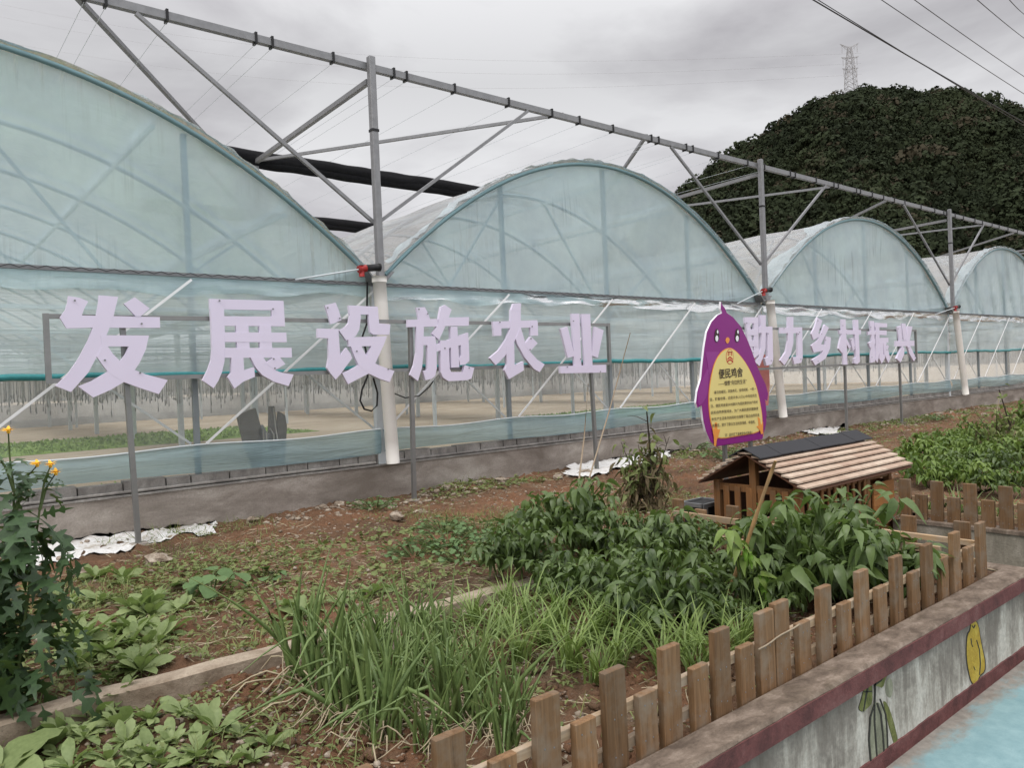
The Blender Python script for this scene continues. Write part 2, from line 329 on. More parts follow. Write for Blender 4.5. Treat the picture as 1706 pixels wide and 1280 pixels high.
# ------------------------------------------------------------------ mesh building
class MB:
    def __init__(s): s.v = []; s.f = []; s.mi = []; s.smooth = False; s.tint = None
    def add(s, vs, fs, mi=0):
        o = len(s.v); s.v += [tuple(map(float, p)) for p in vs]; s.f += [tuple(i + o for i in f) for f in fs]; s.mi += [mi] * len(fs); return s
    def box(s, x0, x1, y0, y1, z0, z1, mi=0):
        return s.add([(x0, y0, z0), (x1, y0, z0), (x1, y1, z0), (x0, y1, z0), (x0, y0, z1), (x1, y0, z1), (x1, y1, z1), (x0, y1, z1)],
                     [(0, 3, 2, 1), (4, 5, 6, 7), (0, 1, 5, 4), (1, 2, 6, 5), (2, 3, 7, 6), (3, 0, 4, 7)], mi)
    def bbox(s, x0, x1, y0, y1, z0, z1, b=.004, mi=0):
        """box with bevelled vertical and top edges"""
        def ring(i, z): return [(x0 + i + b, y0 + i, z), (x1 - i - b, y0 + i, z), (x1 - i, y0 + i + b, z), (x1 - i, y1 - i - b, z), (x1 - i - b, y1 - i, z), (x0 + i + b, y1 - i, z), (x0 + i, y1 - i - b, z), (x0 + i, y0 + i + b, z)]
        v = ring(0, z0) + ring(0, z1 - b) + ring(b, z1); f = []
        for k in (0, 8):
            for i in range(8): j = (i + 1) % 8; f.append((k + i, k + j, k + 8 + j, k + 8 + i))
        f.append(tuple(range(16, 24))); f.append(tuple(range(7, -1, -1)))
        return s.add(v, f, mi)
    def bar(s, a, b, w, h=None, up=(0, 0, 1), mi=0):
        h = w if h is None else h; a = Vector(a); b = Vector(b); d = (b - a).normalized(); u = Vector(up)
        if abs(d.dot(u)) > .97: u = Vector((0, 1, 0))
        x = d.cross(u).normalized() * (w / 2); y = x.cross(d).normalized() * (h / 2)
        v = [p + i * x + j * y for p in (a, b) for i, j in ((-1, -1), (1, -1), (1, 1), (-1, 1))]
        return s.add(v, [(0, 3, 2, 1), (4, 5, 6, 7), (0, 1, 5, 4), (1, 2, 6, 5), (2, 3, 7, 6), (3, 0, 4, 7)], mi)
    def tube(s, pts, r, n=8, mi=0, cap=True):
        pts = [Vector(p) for p in pts]; r = [float(q) for q in (r if isinstance(r, (list, tuple)) else [r] * len(pts))]; v = []; f = []
        for i, p in enumerate(pts):
            d = (pts[min(i + 1, len(pts) - 1)] - pts[max(i - 1, 0)])
            d = d.normalized() if d.length > 1e-9 else Vector((0, 0, 1))
            u = Vector((0, 0, 1)) if abs(d.z) < .9 else Vector((1, 0, 0))
            x = d.cross(u).normalized(); y = d.cross(x).normalized()
            v += [p + r[i] * (math.cos(a) * x + math.sin(a) * y) for a in [2 * math.pi * k / n for k in range(n)]]
        for i in range(len(pts) - 1):
            for k in range(n): j = (k + 1) % n; f.append((i * n + k, i * n + j, i * n + n + j, i * n + n + k))
        if cap: f.append(tuple(range(n))); f.append(tuple(range(len(v) - 1, len(v) - n - 1, -1)))
        return s.add(v, f, mi)
    def prism(s, poly, f0, f1, mi=0, mi_side=None):
        """poly: list of 2-D points; f0, f1 map (a, b) to the two 3-D faces"""
        n = len(poly); v = [f0(*p) for p in poly] + [f1(*p) for p in poly]
        s.add(v, [tuple(range(n)), tuple(range(2 * n - 1, n - 1, -1))], mi)
        o = len(s.v) - 2 * n
        for i in range(n): j = (i + 1) % n; s.f.append((o + i, o + n + i, o + n + j, o + j)); s.mi.append(mi if mi_side is None else mi_side)
        return s
    def arr(s, V, F, tint=None, mi=0):
        """numpy block: V (n,3), F (m,k)"""
        if not hasattr(s, 'blocks'): s.blocks = []
        s.blocks.append((V, F, tint, mi)); return s
    def build(s, name, mat, parent=None, smooth=False):
        base = np.array(parent.location) if parent is not None else np.zeros(3)
        pp = parent.parent if parent is not None else None
        while pp is not None: base = base + np.array(pp.location); pp = pp.parent
        me = bpy.data.meshes.new(name); mats = mat if isinstance(mat, (list, tuple)) else [mat]
        for m in mats: me.materials.append(m)
        blocks = list(getattr(s, 'blocks', []))
        if not blocks:
            me.from_pydata([(x - base[0], y - base[1], z - base[2]) for x, y, z in s.v], [], s.f)
            if len(mats) > 1: me.polygons.foreach_set('material_index', s.mi)
        else:
            V = []; tl = []; ls = []; mi = []; ti = []; o = 0
            if s.v:
                V.append(np.array(s.v)); ti.append(np.full(len(s.v), .5)); o = len(s.v)
                for f, m_ in zip(s.f, s.mi): tl.append(np.array(f)); ls.append(np.array([len(f)])); mi.append(np.array([m_]))
            for (v, f, t_, m_) in blocks:
                V.append(v); tl.append((f + o).ravel()); ls.append(np.full(len(f), f.shape[1])); mi.append(np.full(len(f), m_))
                ti.append(np.full(len(v), .5) if t_ is None else t_); o += len(v)
            V = np.concatenate(V) - base; tl = np.concatenate(tl).astype(np.int32); ls = np.concatenate(ls).astype(np.int32)
            me.vertices.add(len(V)); me.vertices.foreach_set('co', V.astype(np.float32).ravel())
            me.loops.add(len(tl)); me.loops.foreach_set('vertex_index', tl)
            me.polygons.add(len(ls)); st = np.concatenate(([0], np.cumsum(ls)[:-1])).astype(np.int32)
            me.polygons.foreach_set('loop_start', st); me.polygons.foreach_set('loop_total', ls)
            me.polygons.foreach_set('material_index', np.concatenate(mi).astype(np.int32))
            at = me.attributes.new('tint', 'FLOAT', 'POINT'); at.data.foreach_set('value', np.concatenate(ti).astype(np.float32))
            me.update(calc_edges=True); me.validate()
        if smooth: me.polygons.foreach_set('use_smooth', [len(p.vertices) <= 4 for p in me.polygons])
        me.update()
        o = bpy.data.objects.new(name, me); COL.objects.link(o)
        if parent is not None: o.parent = parent
        return o

def tag(o, label=None, cat=None, group=None, kind=None):
    if label: o['label'] = label
    if cat: o['category'] = cat
    if group: o['group'] = group
    if kind: o['kind'] = kind
    return o
def thing(name, label, cat, loc=(0, 0, 0), group=None):
    o = bpy.data.objects.new(name, None); o.location = loc; o.empty_display_size = .1; COL.objects.link(o)
    return tag(o, label, cat, group)
KIDS = {}
def dup(root, loc, rz=0, scale=1.0, label=None, group=None):
    r = root.copy(); COL.objects.link(r); r.location = loc; r.rotation_euler = (0, 0, rz); r.scale = (scale,) * 3 if not isinstance(scale, tuple) else scale
    if label: r['label'] = label
    if group: r['group'] = group
    for ch in list(root.children):
        c = ch.copy(); COL.objects.link(c); c.parent = r
        for g in list(ch.children):
            d = g.copy(); COL.objects.link(d); d.parent = c
    return r

# value noise
def vnoise(x, y, seed=0):
    xi = np.floor(x).astype(np.int64); yi = np.floor(y).astype(np.int64); xf = x - xi; yf = y - yi
    def h(a, b):
        n = (a * 374761393 + b * 668265263 + seed * 974711) & 0x7fffffff
        n = ((n ^ (n >> 13)) * 1274126177) & 0x7fffffff
        return ((n ^ (n >> 16)) & 0xffff) / 65535.0
    u = xf * xf * (3 - 2 * xf); v = yf * yf * (3 - 2 * yf)
    return (h(xi, yi) * (1 - u) + h(xi + 1, yi) * u) * (1 - v) + (h(xi, yi + 1) * (1 - u) + h(xi + 1, yi + 1) * u) * v
def fbm(x, y, o=4, seed=0, lac=2.1, g=.5):
    s = 0; a = 1; t = 0
    for k in range(o): s = s + a * vnoise(x * lac ** k, y * lac ** k, seed + k * 17); t += a; a *= g
    return s / t
def grid_mesh(name, xs, ys, zf, mat, smooth=True):
    X, Y = np.meshgrid(xs, ys, indexing='ij'); Z = zf(X, Y)
    V = np.stack([X, Y, Z], -1).reshape(-1, 3); nx, ny = len(xs), len(ys)
    i = np.arange(nx - 1)[:, None] * ny + np.arange(ny - 1)[None, :]
    F = np.stack([i, i + ny, i + ny + 1, i + 1], -1).reshape(-1, 4)
    return MB().arr(V, F).build(name, mat, None, smooth)

# ================================================================== SETTING
tag(MB().box(-2500, 2500, -2500, 3000, -1.2, -.70).build('ground', M['innersoil']), kind='structure')
tag(MB().box(-30, 60, -40, 1.75, -.72, -.56).build('pavement', M['pave']), kind='structure')
tag(MB().box(5.75, 7.05, 1.75, 3.2, -.72, -.562).build('path', M['rearwall']), kind='structure')

def soil_z(X, Y):
    z = (fbm(X * 1.1, Y * 1.1, 3, 3) - .5) * .10 + (fbm(X * 7, Y * 7, 3, 9) - .5) * .075
    c = vnoise(X * 22, Y * 22, 31); z = z + np.where(c > .62, (c - .62) * .11, 0)
    s = np.clip((Y - 3.93) / .16, 0, 1); z = z + (-.075) * (1 - s) * (X < 4.6)
    z = z + np.clip((Y - 7.0) / 1.0, 0, 1) * .05
    z = np.where(X < 5.8, z - .06 * np.clip((2.3 - Y) / .4, 0, 1), z)
    return z
xs_f = np.arange(-3, 12.5, .035); xs_all = np.concatenate([np.arange(-12, -3, .3), xs_f, np.arange(12.5, 24, .09), np.arange(24, 60, .5)])
so_ = grid_mesh('garden_soil', xs_all, np.arange(3.09, 8.12, .035), soil_z, M['soil']); tag(so_, kind='structure')
so_ = grid_mesh('garden_soil', np.concatenate([np.arange(-12, -1, .3), np.arange(-1, 5.72, .03)]), np.arange(1.88, 3.12, .03), soil_z, M['soil']); tag(so_, kind='structure')
so_ = grid_mesh('garden_soil', np.concatenate([np.arange(7.1, 13, .05), np.arange(13, 60, .5)]), np.arange(-1.0, 3.12, .06), lambda X, Y: soil_z(X, Y) - .03, M['soil']); tag(so_, kind='structure')
tag(MB().box(-8.5, 45, 8.2, 36, -.5, .28).build('greenhouse_floor', M['innersoil']), kind='structure')
for i, (x0, x1, y0, y1) in enumerate(((-8, 8.2, 17.5, 22.5), (-8, 6.5, 9.0, 10.2), (13.5, 20.5, 13, 16))):
    MBb = MB(); n = 5200 if i != 1 else 1500
    px = RNG.uniform(x0, x1, n); py = RNG.uniform(y0, y1, n); hh = RNG.uniform(.03, .09, n); an = RNG.uniform(0, 6.28, n); ww = RNG.uniform(.03, .07, n)
    V = np.zeros((n, 3, 3)); V[:, 0] = np.stack([px - ww * np.cos(an), py - ww * np.sin(an), np.full(n, .27)], -1); V[:, 1] = np.stack([px + ww * np.cos(an), py + ww * np.sin(an), np.full(n, .27)], -1)
    V[:, 2] = np.stack([px + RNG.normal(0, .04, n), py + RNG.normal(0, .04, n), .28 + hh], -1)
    MBb.arr(V.reshape(-1, 3), np.arange(3 * n).reshape(n, 3), np.repeat(RNG.uniform(.3, 1, n), 3))
    MBb.box(x0, x1, y0, y1, .27, .292)
    tag(MBb.build('seedling_carpet', M['seedbed']), kind='stuff')

# ---- hill
AZ = [-20, 5, 25, 38, 46, 50, 52.3, 53.3, 55, 57.5, 60, 62.8, 65.3, 67.5, 70, 73.9, 80, 90, 105]
SL = [.02, .03, .06, .10, .15, .195, .222, .240, .262, .286, .306, .326, .331, .317, .305, .272, .22, .16, .1]
def hill_z(az, r):
    H = np.interp(np.degrees(az), AZ, np.array(SL) - .014) * 450
    t = np.clip((r - 255) / 195, 0, 1); up = t ** 1.08
    dn = np.clip((r - 450) / 350, 0, 1)
    rid = (fbm(np.degrees(az) * .28, r * .013, 4, 5) - .5) * 34 * np.sin(np.pi * np.clip(t, 0, 1)) ** .7 + (fbm(np.degrees(az) * .7, r * 0, 3, 15) - .5) * 4 * t
    gul = -np.abs(np.sin(np.radians(np.degrees(az) * 13 + r * .12))) * 9 * np.sin(np.pi * t)
    return -3 + (H + 4) * up * (1 - .55 * dn) + rid + gul
azs = np.radians(np.arange(-20, 106, .7)); rs = np.concatenate([np.arange(245, 460, 6), np.arange(460, 820, 30)])
A, R_ = np.meshgrid(azs, rs, indexing='ij'); Zh = hill_z(A, R_)
V = np.stack([np.sin(A) * R_, np.cos(A) * R_, Zh], -1).reshape(-1, 3); nx, ny = len(azs), len(rs)
i_ = np.arange(nx - 1)[:, None] * ny + np.arange(ny - 1)[None, :]; F = np.stack([i_, i_ + ny, i_ + ny + 1, i_ + 1], -1).reshape(-1, 4)
def m_hill():
    t = NT('forest_floor'); c = t.ramp(t.noise(t.world(), .2, 5, .6), [(.3, (.014, .016, .009)), (.7, (.03, .034, .016))]); return t.done(t.prin(c, .95, 0, None, .05))
M['hillm'] = m_hill()
tag(MB().arr(V, F).build('hill', M['hillm'], None, True), kind='structure')
# tree canopy on the hill: every crown a cloud of leaf clumps
def forest():
    nt_ = 10500; az = np.radians(RNG.uniform(46, 77, nt_)); r = RNG.uniform(0, 1, nt_) ** .8 * 205 + 258
    r = np.where(RNG.random(nt_) < .14, RNG.uniform(430, 462, nt_), r)
    z = hill_z(az, r); cx = np.sin(az) * r; cy = np.cos(az) * r
    rad = RNG.uniform(1.8, 3.6, nt_) * np.where(RNG.random(nt_) < .15, RNG.uniform(1.3, 1.8, nt_), 1.0)
    k = 54; tot = nt_ * k
    d = RNG.normal(size=(nt_, k, 3)); d /= np.linalg.norm(d, axis=-1, keepdims=True); d[..., 2] = np.abs(d[..., 2]) * 1.0 - .15
    q = RNG.uniform(.80, 1.06, (nt_, k, 1))
    c = np.stack([cx, cy, z + rad * .75], -1)[:, None, :] + d * q * rad[:, None, None] * np.array([1, 1, .95])
    nrm = d + RNG.normal(0, .28, d.shape); nrm /= np.linalg.norm(nrm, axis=-1, keepdims=True)
    a = np.cross(nrm, RNG.normal(size=nrm.shape)); a /= np.linalg.norm(a, axis=-1, keepdims=True); b = np.cross(nrm, a)
    s = (RNG.uniform(.45, 1.15, (nt_, k, 1)) * rad[:, None, None] * .215)
    jit = lambda: RNG.uniform(.6, 1.25, (nt_, k, 1))
    V = np.stack([c - a * s * jit(), c - b * s * jit(), c + a * s * jit(), c + b * s * jit()], 2).reshape(-1, 3)
    V = V + np.repeat(nrm.reshape(-1, 3), 4, 0) * RNG.normal(0, .12, (len(V), 1))
    F = np.arange(len(V)).reshape(-1, 4)
    reg = fbm(np.degrees(az) * .5, r * .03, 3, 77)
    ti = np.clip(RNG.uniform(.05, .75, nt_) * .7 + (reg - .5) * 1.7 + .14, 0, 1)[:, None] + RNG.normal(0, .09, (nt_, k))
    ti = np.where((RNG.random(nt_) < .07)[:, None], 1.15, ti)
    return MB().arr(V, F, np.repeat(np.clip(ti, 0, 1.2).ravel(), 4)).build('hill_forest', M['forest'])
tag(forest(), kind='stuff')

# ================================================================== GREENHOUSE
YF = 8.0; XP = [-3.9, 4.57, 12.72, 21.38, 30.0, 38.6]; ZG = 2.72; ZB = 2.59; RISE = 1.86; YB = 34.0
def arch_pt(x0, x1, u, lift=0.0):     # u in -1..1
    c = (x0 + x1) / 2; hw = (x1 - x0) / 2 - .12
    return c + u * hw, ZG + RISE * (1 - u * u) + lift - .02
green = thing('greenhouse', 'long plastic film greenhouse with a row of arched bays on a low concrete wall', 'greenhouse', (12, YF, .44))
def gpart(name, mb, mat, smooth=False, parent=None): return mb.build(name, mat, parent or green, smooth)
NB = len(XP) - 1
for b in range(NB):
    x0, x1 = XP[b], XP[b + 1]; US = np.linspace(-1, 1, 49)
    # gable film: grid between base and arch, gently billowing
    g = MB(); nz = 14; V = []
    for u in US:
        ax, az_ = arch_pt(x0, x1, u)
        for k in range(nz + 1):
            t = k / nz; z = ZB + (az_ - ZB) * t
            V.append((ax, YF + .055 + .018 * math.sin(ax * 2.1 + b) * math.sin(math.pi * t) + .012 * math.sin(ax * 7.3 + z * 3), z))
    n1 = nz + 1; F = [(i * n1 + k, (i + 1) * n1 + k, (i + 1) * n1 + k + 1, i * n1 + k + 1) for i in range(48) for k in range(nz)]
    g.add(V, F); gpart('gable_film', g, M['gable'], True)
    # roof film
    ys = np.concatenate([np.linspace(YF - .05, YF + .6, 9), np.linspace(YF + 1.1, YB, 26)]); US2 = np.linspace(-1.0, 1.0, 57)
    U, Yv = np.meshgrid(US2, ys, indexing='ij'); c = (x0 + x1) / 2; hw = (x1 - x0) / 2 - .12
    sag = .035 * (np.sin((Yv - YF) * math.pi / 2.0) ** 2) * (1 - U ** 4)
    wr = (fbm(U * 16 + b * 9, Yv * 3.2, 3, 41 + b) - .5) * .06 * np.exp(-(Yv - YF) / 1.2)
    Xr = c + U * hw; Zr = ZG + RISE * (1 - U ** 2) + .035 - sag + wr
    V = np.stack([Xr, Yv, Zr], -1).reshape(-1, 3); ny = len(ys); i_ = np.arange(56)[:, None] * ny + np.arange(ny - 1)[None, :]
    F = np.stack([i_, i_ + ny, i_ + ny + 1, i_ + 1], -1).reshape(-1, 4)
    gpart('roof_film', MB().arr(V, F), M['roof'], True)
    # crumpled film hem over the front arch
    US3 = np.linspace(-.97, .97, 140); Ws = np.linspace(0, 1, 6); U, W_ = np.meshgrid(US3, Ws, indexing='ij')
    wid = .10 + .26 * np.clip(fbm(U * 5 + b * 3, U * 0, 3, 60 + b) * 1.6 - .45, 0, 1) * np.clip(1.25 - np.abs(np.abs(U) - .55) * 2.2, .25, 1)
    lift = (fbm(U * 34 + b, W_ * 3, 3, 70 + b) - .35) * .085
    nxn = 2 * RISE * U / hw; nl = np.sqrt(1 + nxn ** 2)
    Xh = c + U * hw + nxn / nl * (.045 + lift); Zh_ = ZG + RISE * (1 - U ** 2) + (.045 + lift) / nl
    V = np.stack([Xh, YF + .0 + W_ * wid * 1.6, Zh_], -1).reshape(-1, 3); i_ = np.arange(139)[:, None] * 6 + np.arange(5)[None, :]
    gpart('film_hem', MB().arr(V, np.stack([i_, i_ + 6, i_ + 7, i_ + 1], -1).reshape(-1, 4)), M['roofedge'], True)
    # front arch tube
    gpart('front_arch', MB().tube([(arch_pt(x0, x1, u)[0], YF + .01, arch_pt(x0, x1, u)[1] + .01) for u in np.linspace(-1, 1, 41)], .028, 8), M['archtube'], True)
    # inner arches
    am = None
    for k in range(1, 14):
        y = YF + k * 2.0
        if am is None:
            am = gpart('arch', MB().tube([(arch_pt(x0, x1, u)[0], y, arch_pt(x0, x1, u)[1] - .03) for u in np.linspace(-1, 1, 25)], .034, 5), M['ribsteel'], True); y_first = y
        else:
            o = am.copy(); o.location.y += y - y_first; COL.objects.link(o)
        if k % 2 == 1: pass
    # mullions, tie, purlins, gable struts
    for f in (.25, .5, .75):
        x = x0 + (x1 - x0) * f; u = (x - c) / hw; zt = ZG + RISE * (1 - u * u) - .04
        gpart('mullion', MB().box(x - .027, x + .027, YF + .09, YF + .14, .44, zt), M['mullionsteel'])
    gpart('tie_bar', MB().box(x0, x1, YF + .15, YF + .19, ZB - .06, ZB - .0), M['innersteel'])
    pu = MB()
    for u in (-.62, -.25, .12, .45, .78):
        ax, az_ = arch_pt(x0, x1, u, -.08); pu.box(ax - .02, ax + .02, YF + .2, YB, az_ - .02, az_ + .02)
    gpart('purlins', pu, M['innersteel'])
    for (ua, za, ub) in ((-.5, .15, -.12), (.5, .15, .12), (-.5, .15, -.8), (.5, .15, .8)):
        for y in (YF + 2.0, YF + 6.0):
            xa = c + ua * hw; xb, zb = arch_pt(x0, x1, ub, -.05)
            gpart('truss_web', MB().bar((xa, y, ZB + za - .3), (xb, y, zb), .035), M['ribsteel'])
    for y in np.arange(YF + 2, YB, 4.0):
        gpart('truss_chord', MB().box(x0, x1, y - .02, y + .02, ZB - .18, ZB - .13), M['innersteel'])
    # side curtain between the gable base and the roll
    nxs, nzs = 70, 16; xx = np.linspace(x0 + .08, x1 - .08, nxs); zz = np.linspace(1.60, ZB - .01, nzs); XX, ZZ = np.meshgrid(xx, zz, indexing='ij')
    t = (ZZ - 1.6) / (ZB - 1.6)
    YY = YF + .075 + (fbm(XX * .9 + b * 5, ZZ * 7, 4, 90 + b) - .5) * .09 * np.sin(math.pi * np.clip(t * .9 + .05, 0, 1)) - .03 * np.sin(math.pi * t)
    i_ = np.arange(nxs - 1)[:, None] * nzs + np.arange(nzs - 1)[None, :]
    gpart('side_curtain', MB().arr(np.stack([XX, YY, ZZ], -1).reshape(-1, 3), np.stack([i_, i_ + nzs, i_ + nzs + 1, i_ + 1], -1).reshape(-1, 4)), M['sidefilm'], True)
    # crumpled strip under the gable base
    nxs, nzs = 110, 6; xx = np.linspace(x0 + .1, x1 - .1, nxs); zz = np.linspace(0, 1, nzs); XX, ZZ = np.meshgrid(xx, zz, indexing='ij')
    dep = .10 + .12 * fbm(XX * 1.3 + b * 7, XX * 0, 3, 120 + b)
    Y2 = YF + .035 + (fbm(XX * 2.0, ZZ * 3 + b, 4, 130 + b) - .5) * .08; Z2 = ZB - .015 - ZZ * dep + .015 * np.sin(XX * 5)
    i_ = np.arange(nxs - 1)[:, None] * nzs + np.arange(nzs - 1)[None, :]
    gpart('folded_film', MB().arr(np.stack([XX, Y2, Z2], -1).reshape(-1, 3), np.stack([i_, i_ + nzs, i_ + nzs + 1, i_ + 1], -1).reshape(-1, 4)), M['sidefilm'], True)
    # base rail with clip wire
    br_ = MB().box(x0 + .05, x1 - .05, YF - .005, YF + .04, ZB - .02, ZB + .018)
    gpart('base_rail', br_, M['galvdark'])
    wv = MB().tube([(x, YF - .012, ZB + .004 + .012 * (1 if i % 2 else -1)) for i, x in enumerate(np.arange(x0 + .1, x1 - .1, .07))], .003, 4)
    gpart('clip_wire', wv, M['black'])
    # teal roll of the side curtain
    gpart('curtain_roll', MB().tube([(x, YF + .05, 1.585 + .012 * math.sin(x * 1.7) + .006 * math.sin(x * 9)) for x in np.linspace(x0 + .05, x1 - .05, 40)], .032, 10), M['teal'], True)
    # clear net behind the window band
    gpart('clear_film', MB().add([(x0, YF + .13, .5), (x1, YF + .13, .5), (x1, YF + .13, 1.62), (x0, YF + .13, 1.62)], [(0, 1, 2, 3)]), M['clear'])
    # skirt
    nxs, nzs = 90, 8; xx = np.linspace(x0 + .02, x1 - .02, nxs); zz = np.linspace(0, 1, nzs); XX, ZZ = np.meshgrid(xx, zz, indexing='ij')
    sagw = .03 * np.sin((XX - x0) / (x1 - x0) * math.pi * 4) ** 2
    Zs = .575 + .02 * np.sin(XX * 1.3 + b) + ZZ * (.285 - sagw - .02 * np.sin(XX * 1.3 + b)); Ys = YF + .05 - .035 * np.sin(math.pi * (1 - ZZ)) + (fbm(XX * .8 + b, ZZ * 3, 4, 150 + b) - .5) * .06
    i_ = np.arange(nxs - 1)[:, None] * nzs + np.arange(nzs - 1)[None, :]
    gpart('skirt_film', MB().arr(np.stack([XX, Ys, Zs], -1).reshape(-1, 3), np.stack([i_, i_ + nzs, i_ + nzs + 1, i_ + 1], -1).reshape(-1, 4)), M['skirt'], True)
    et = MB(); et.tube([(x, YF + .03, .862 - .03 * math.sin((x - x0) / (x1 - x0) * math.pi * 4) ** 2) for x in np.linspace(x0 + .02, x1 - .02, 60)], .008, 5)
    gpart('skirt_edge', et, M['edgeband'], True)
    gpart('skirt_pipe', MB().tube([(x0 + .1, YF + .045, .462), (x1 - .1, YF + .045, .466)], .016, 8), M['block'], True)
    # straps: rising bars outside, falling bars inside
    q4 = [x0 + (x1 - x0) * k / 4 for k in range(5)]
    for k in range(4):
        gpart('brace', MB().bar((q4[k] + .05, YF - .02, .87), (q4[k + 1] - .02, YF - .02, ZB - .05), .024, .010, (0, 1, 0)), M['strap'])
        gpart('brace', MB().bar((q4[k] + .02, YF + .145, ZB - .05), (q4[k + 1] - .05, YF + .145, .87), .024, .010, (0, 1, 0)), M['strap'])
# gutters and columns
pm = None
for i, x in enumerate(XP):
    gu = MB(); prof = [(-.19, .10), (-.17, .10), (-.07, .0), (.07, .0), (.17, .10), (.19, .10), (.08, -.02), (-.08, -.02)]
    gu.prism(prof, lambda a, c_, x=x: (x + a, YF - .10, ZG - .08 + c_), lambda a, c_, x=x: (x + a, YB, ZG - .08 + c_))
    gpart('gutter', gu, M['galv'])
    for k in range(0, 7):
        y = YF + .10 + k * 4.0
        if y > YB: continue
        if pm is None: pm = gpart('column', MB().box(x - .05, x + .05, y - .04, y + .04, .30, ZG - .1), M['innersteel']); px0, py0 = x, y
        else: o = pm.copy(); o.location.x += x - px0; o.location.y += y - py0; COL.objects.link(o)
# intermediate slender columns inside
for x in np.arange(-6, 40, 4.2):
    for y in (YF + 6.0, YF + 14.0, YF + 22.0):
        o = pm.copy(); o.location.x += float(x) + 2.1 - px0; o.location.y += float(y) - py0; o.scale = (.7, .7, 1.0); COL.objects.link(o)
gpart('end_film', MB().add([(-12, YB + .2, .25), (45, YB + .2, .25), (45, YB + .2, 4.5), (-12, YB + .2, 4.5)], [(0, 1, 2, 3)]), M['backfilm'])
gpart('end_film', MB().add([(-12.2, YF + .2, .25), (-12.2, YB, .25), (-12.2, YB, 4.5), (-12.2, YF + .2, 4.5)], [(0, 1, 2, 3)]), M['backfilm'])
gpart('end_film', MB().add([(42.2, YF + .2, .25), (42.2, YB, .25), (42.2, YB, 4.5), (42.2, YF + .2, 4.5)], [(0, 1, 2, 3)]), M['backfilm'])
gpart('end_wall', MB().box(-12, 45, YB, YB + .12, .25, .55), M['block'])
# support wires and hanging strings
wr_ = MB()
for y in np.arange(YF + 1.6, YB, .8): wr_.tube([(-8, y, 2.03), (42, y, 2.03)], .005 + .0003 * (y - 8), 4, cap=False)
for x in np.arange(-7, 42, 1.4): wr_.tube([(x, YF + 1.0, 2.06), (x, YB, 2.06)], .006, 4, cap=False)
for y in np.arange(YF + 3, YB, 2.6): wr_.tube([(-8, y, 2.25), (42, y, 2.25)], .010, 4, cap=False)
gpart('support_wires', wr_, M['stringgrey'])['kind'] = 'stuff'
hs = MB(); Vv = []; Ff = []
for y in np.arange(YF + 1.6, YB, .8):
    for x in np.arange(-7.5, 36, .46):
        xx_ = x + random.uniform(-.12, .12); L_ = random.uniform(.55, .95); r_ = .0028 + .00021 * (y - 8)
        hs_z = 2.03 - L_
        for (a, zt, zb) in ((r_, 2.03, hs_z), (r_ * 1.9, hs_z + .07, hs_z)):
            o_ = len(Vv); Vv += [(xx_ - a, y, zb), (xx_ + a, y, zb), (xx_ + a, y, zt), (xx_ - a, y, zt), (xx_, y - a, zb), (xx_, y + a, zb), (xx_, y + a, zt), (xx_, y - a, zt)]
            Ff += [(o_, o_ + 1, o_ + 2, o_ + 3), (o_ + 4, o_ + 5, o_ + 6, o_ + 7)]
hs.arr(np.array(Vv), np.array(Ff))
tag(hs.build('hanging_strings', M['stringgrey']), kind='stuff')
gpart('ground_sheet', MB().box(-12, 42, YB - .5, YB - .46, .28, 1.15), M['backfilm'])

# ---- foundation wall
fw = thing('foundation_wall', 'long low stained concrete wall under the plastic film greenhouse', 'wall', (12, YF, 0))
xw = np.linspace(-13, 46, 500); f_ = MB()
f_.box(-13, 46, YF, YF + .21, -.3, .425)
f_.build('wall_body', M['found'], fw)
lip = MB()
for i in range(len(xw) - 1):
    lip.box(xw[i], xw[i + 1], YF - .012 - .006 * random.random(), YF + .213, .425 + .001, .44 + .004 * random.random())
lip.build('mortar_cap', M['block'], fw)
bc = MB(); x = -12.0
while x < 45:
    L_ = random.choice((.39, .39, .24)); h_ = .115 + random.uniform(-.012, .008); bc.bbox(x, x + L_ - .012, YF + .07, YF + .2, .446, .446 + h_, .004); x += L_
bc.build('block_course', M['block'], fw)

# ---- white drain pipes
for k, (a, b_, lab) in enumerate((((632, 468), (655, 772), 'white plastic drain pipe standing behind the largest lavender letters'), ((1283, 505), (1305, 695), 'white plastic drain pipe just right of the purple bird board'), ((1592, 520), (1609, 657), 'white plastic drain pipe to the right of the smaller letter row'))):
    pa, pb = P(*a, Y=YF - .12), P(*b_, Y=YF - .12)
    t = thing('drain_pipe', lab, 'pipe', (pb[0], pb[1], .44), 'white drain pipes below the gutters')
    MB().tube([pb + (pa - pb) * q for q in np.linspace(0, 1, 9)], .078, 28).build('pipe', M['pvc'], t, True)
    MB().tube([pa - np.array([0, 0, .02]), pa + np.array([0, 0, .05])], .088, 20).build('collar', M['pvc'], t, True)

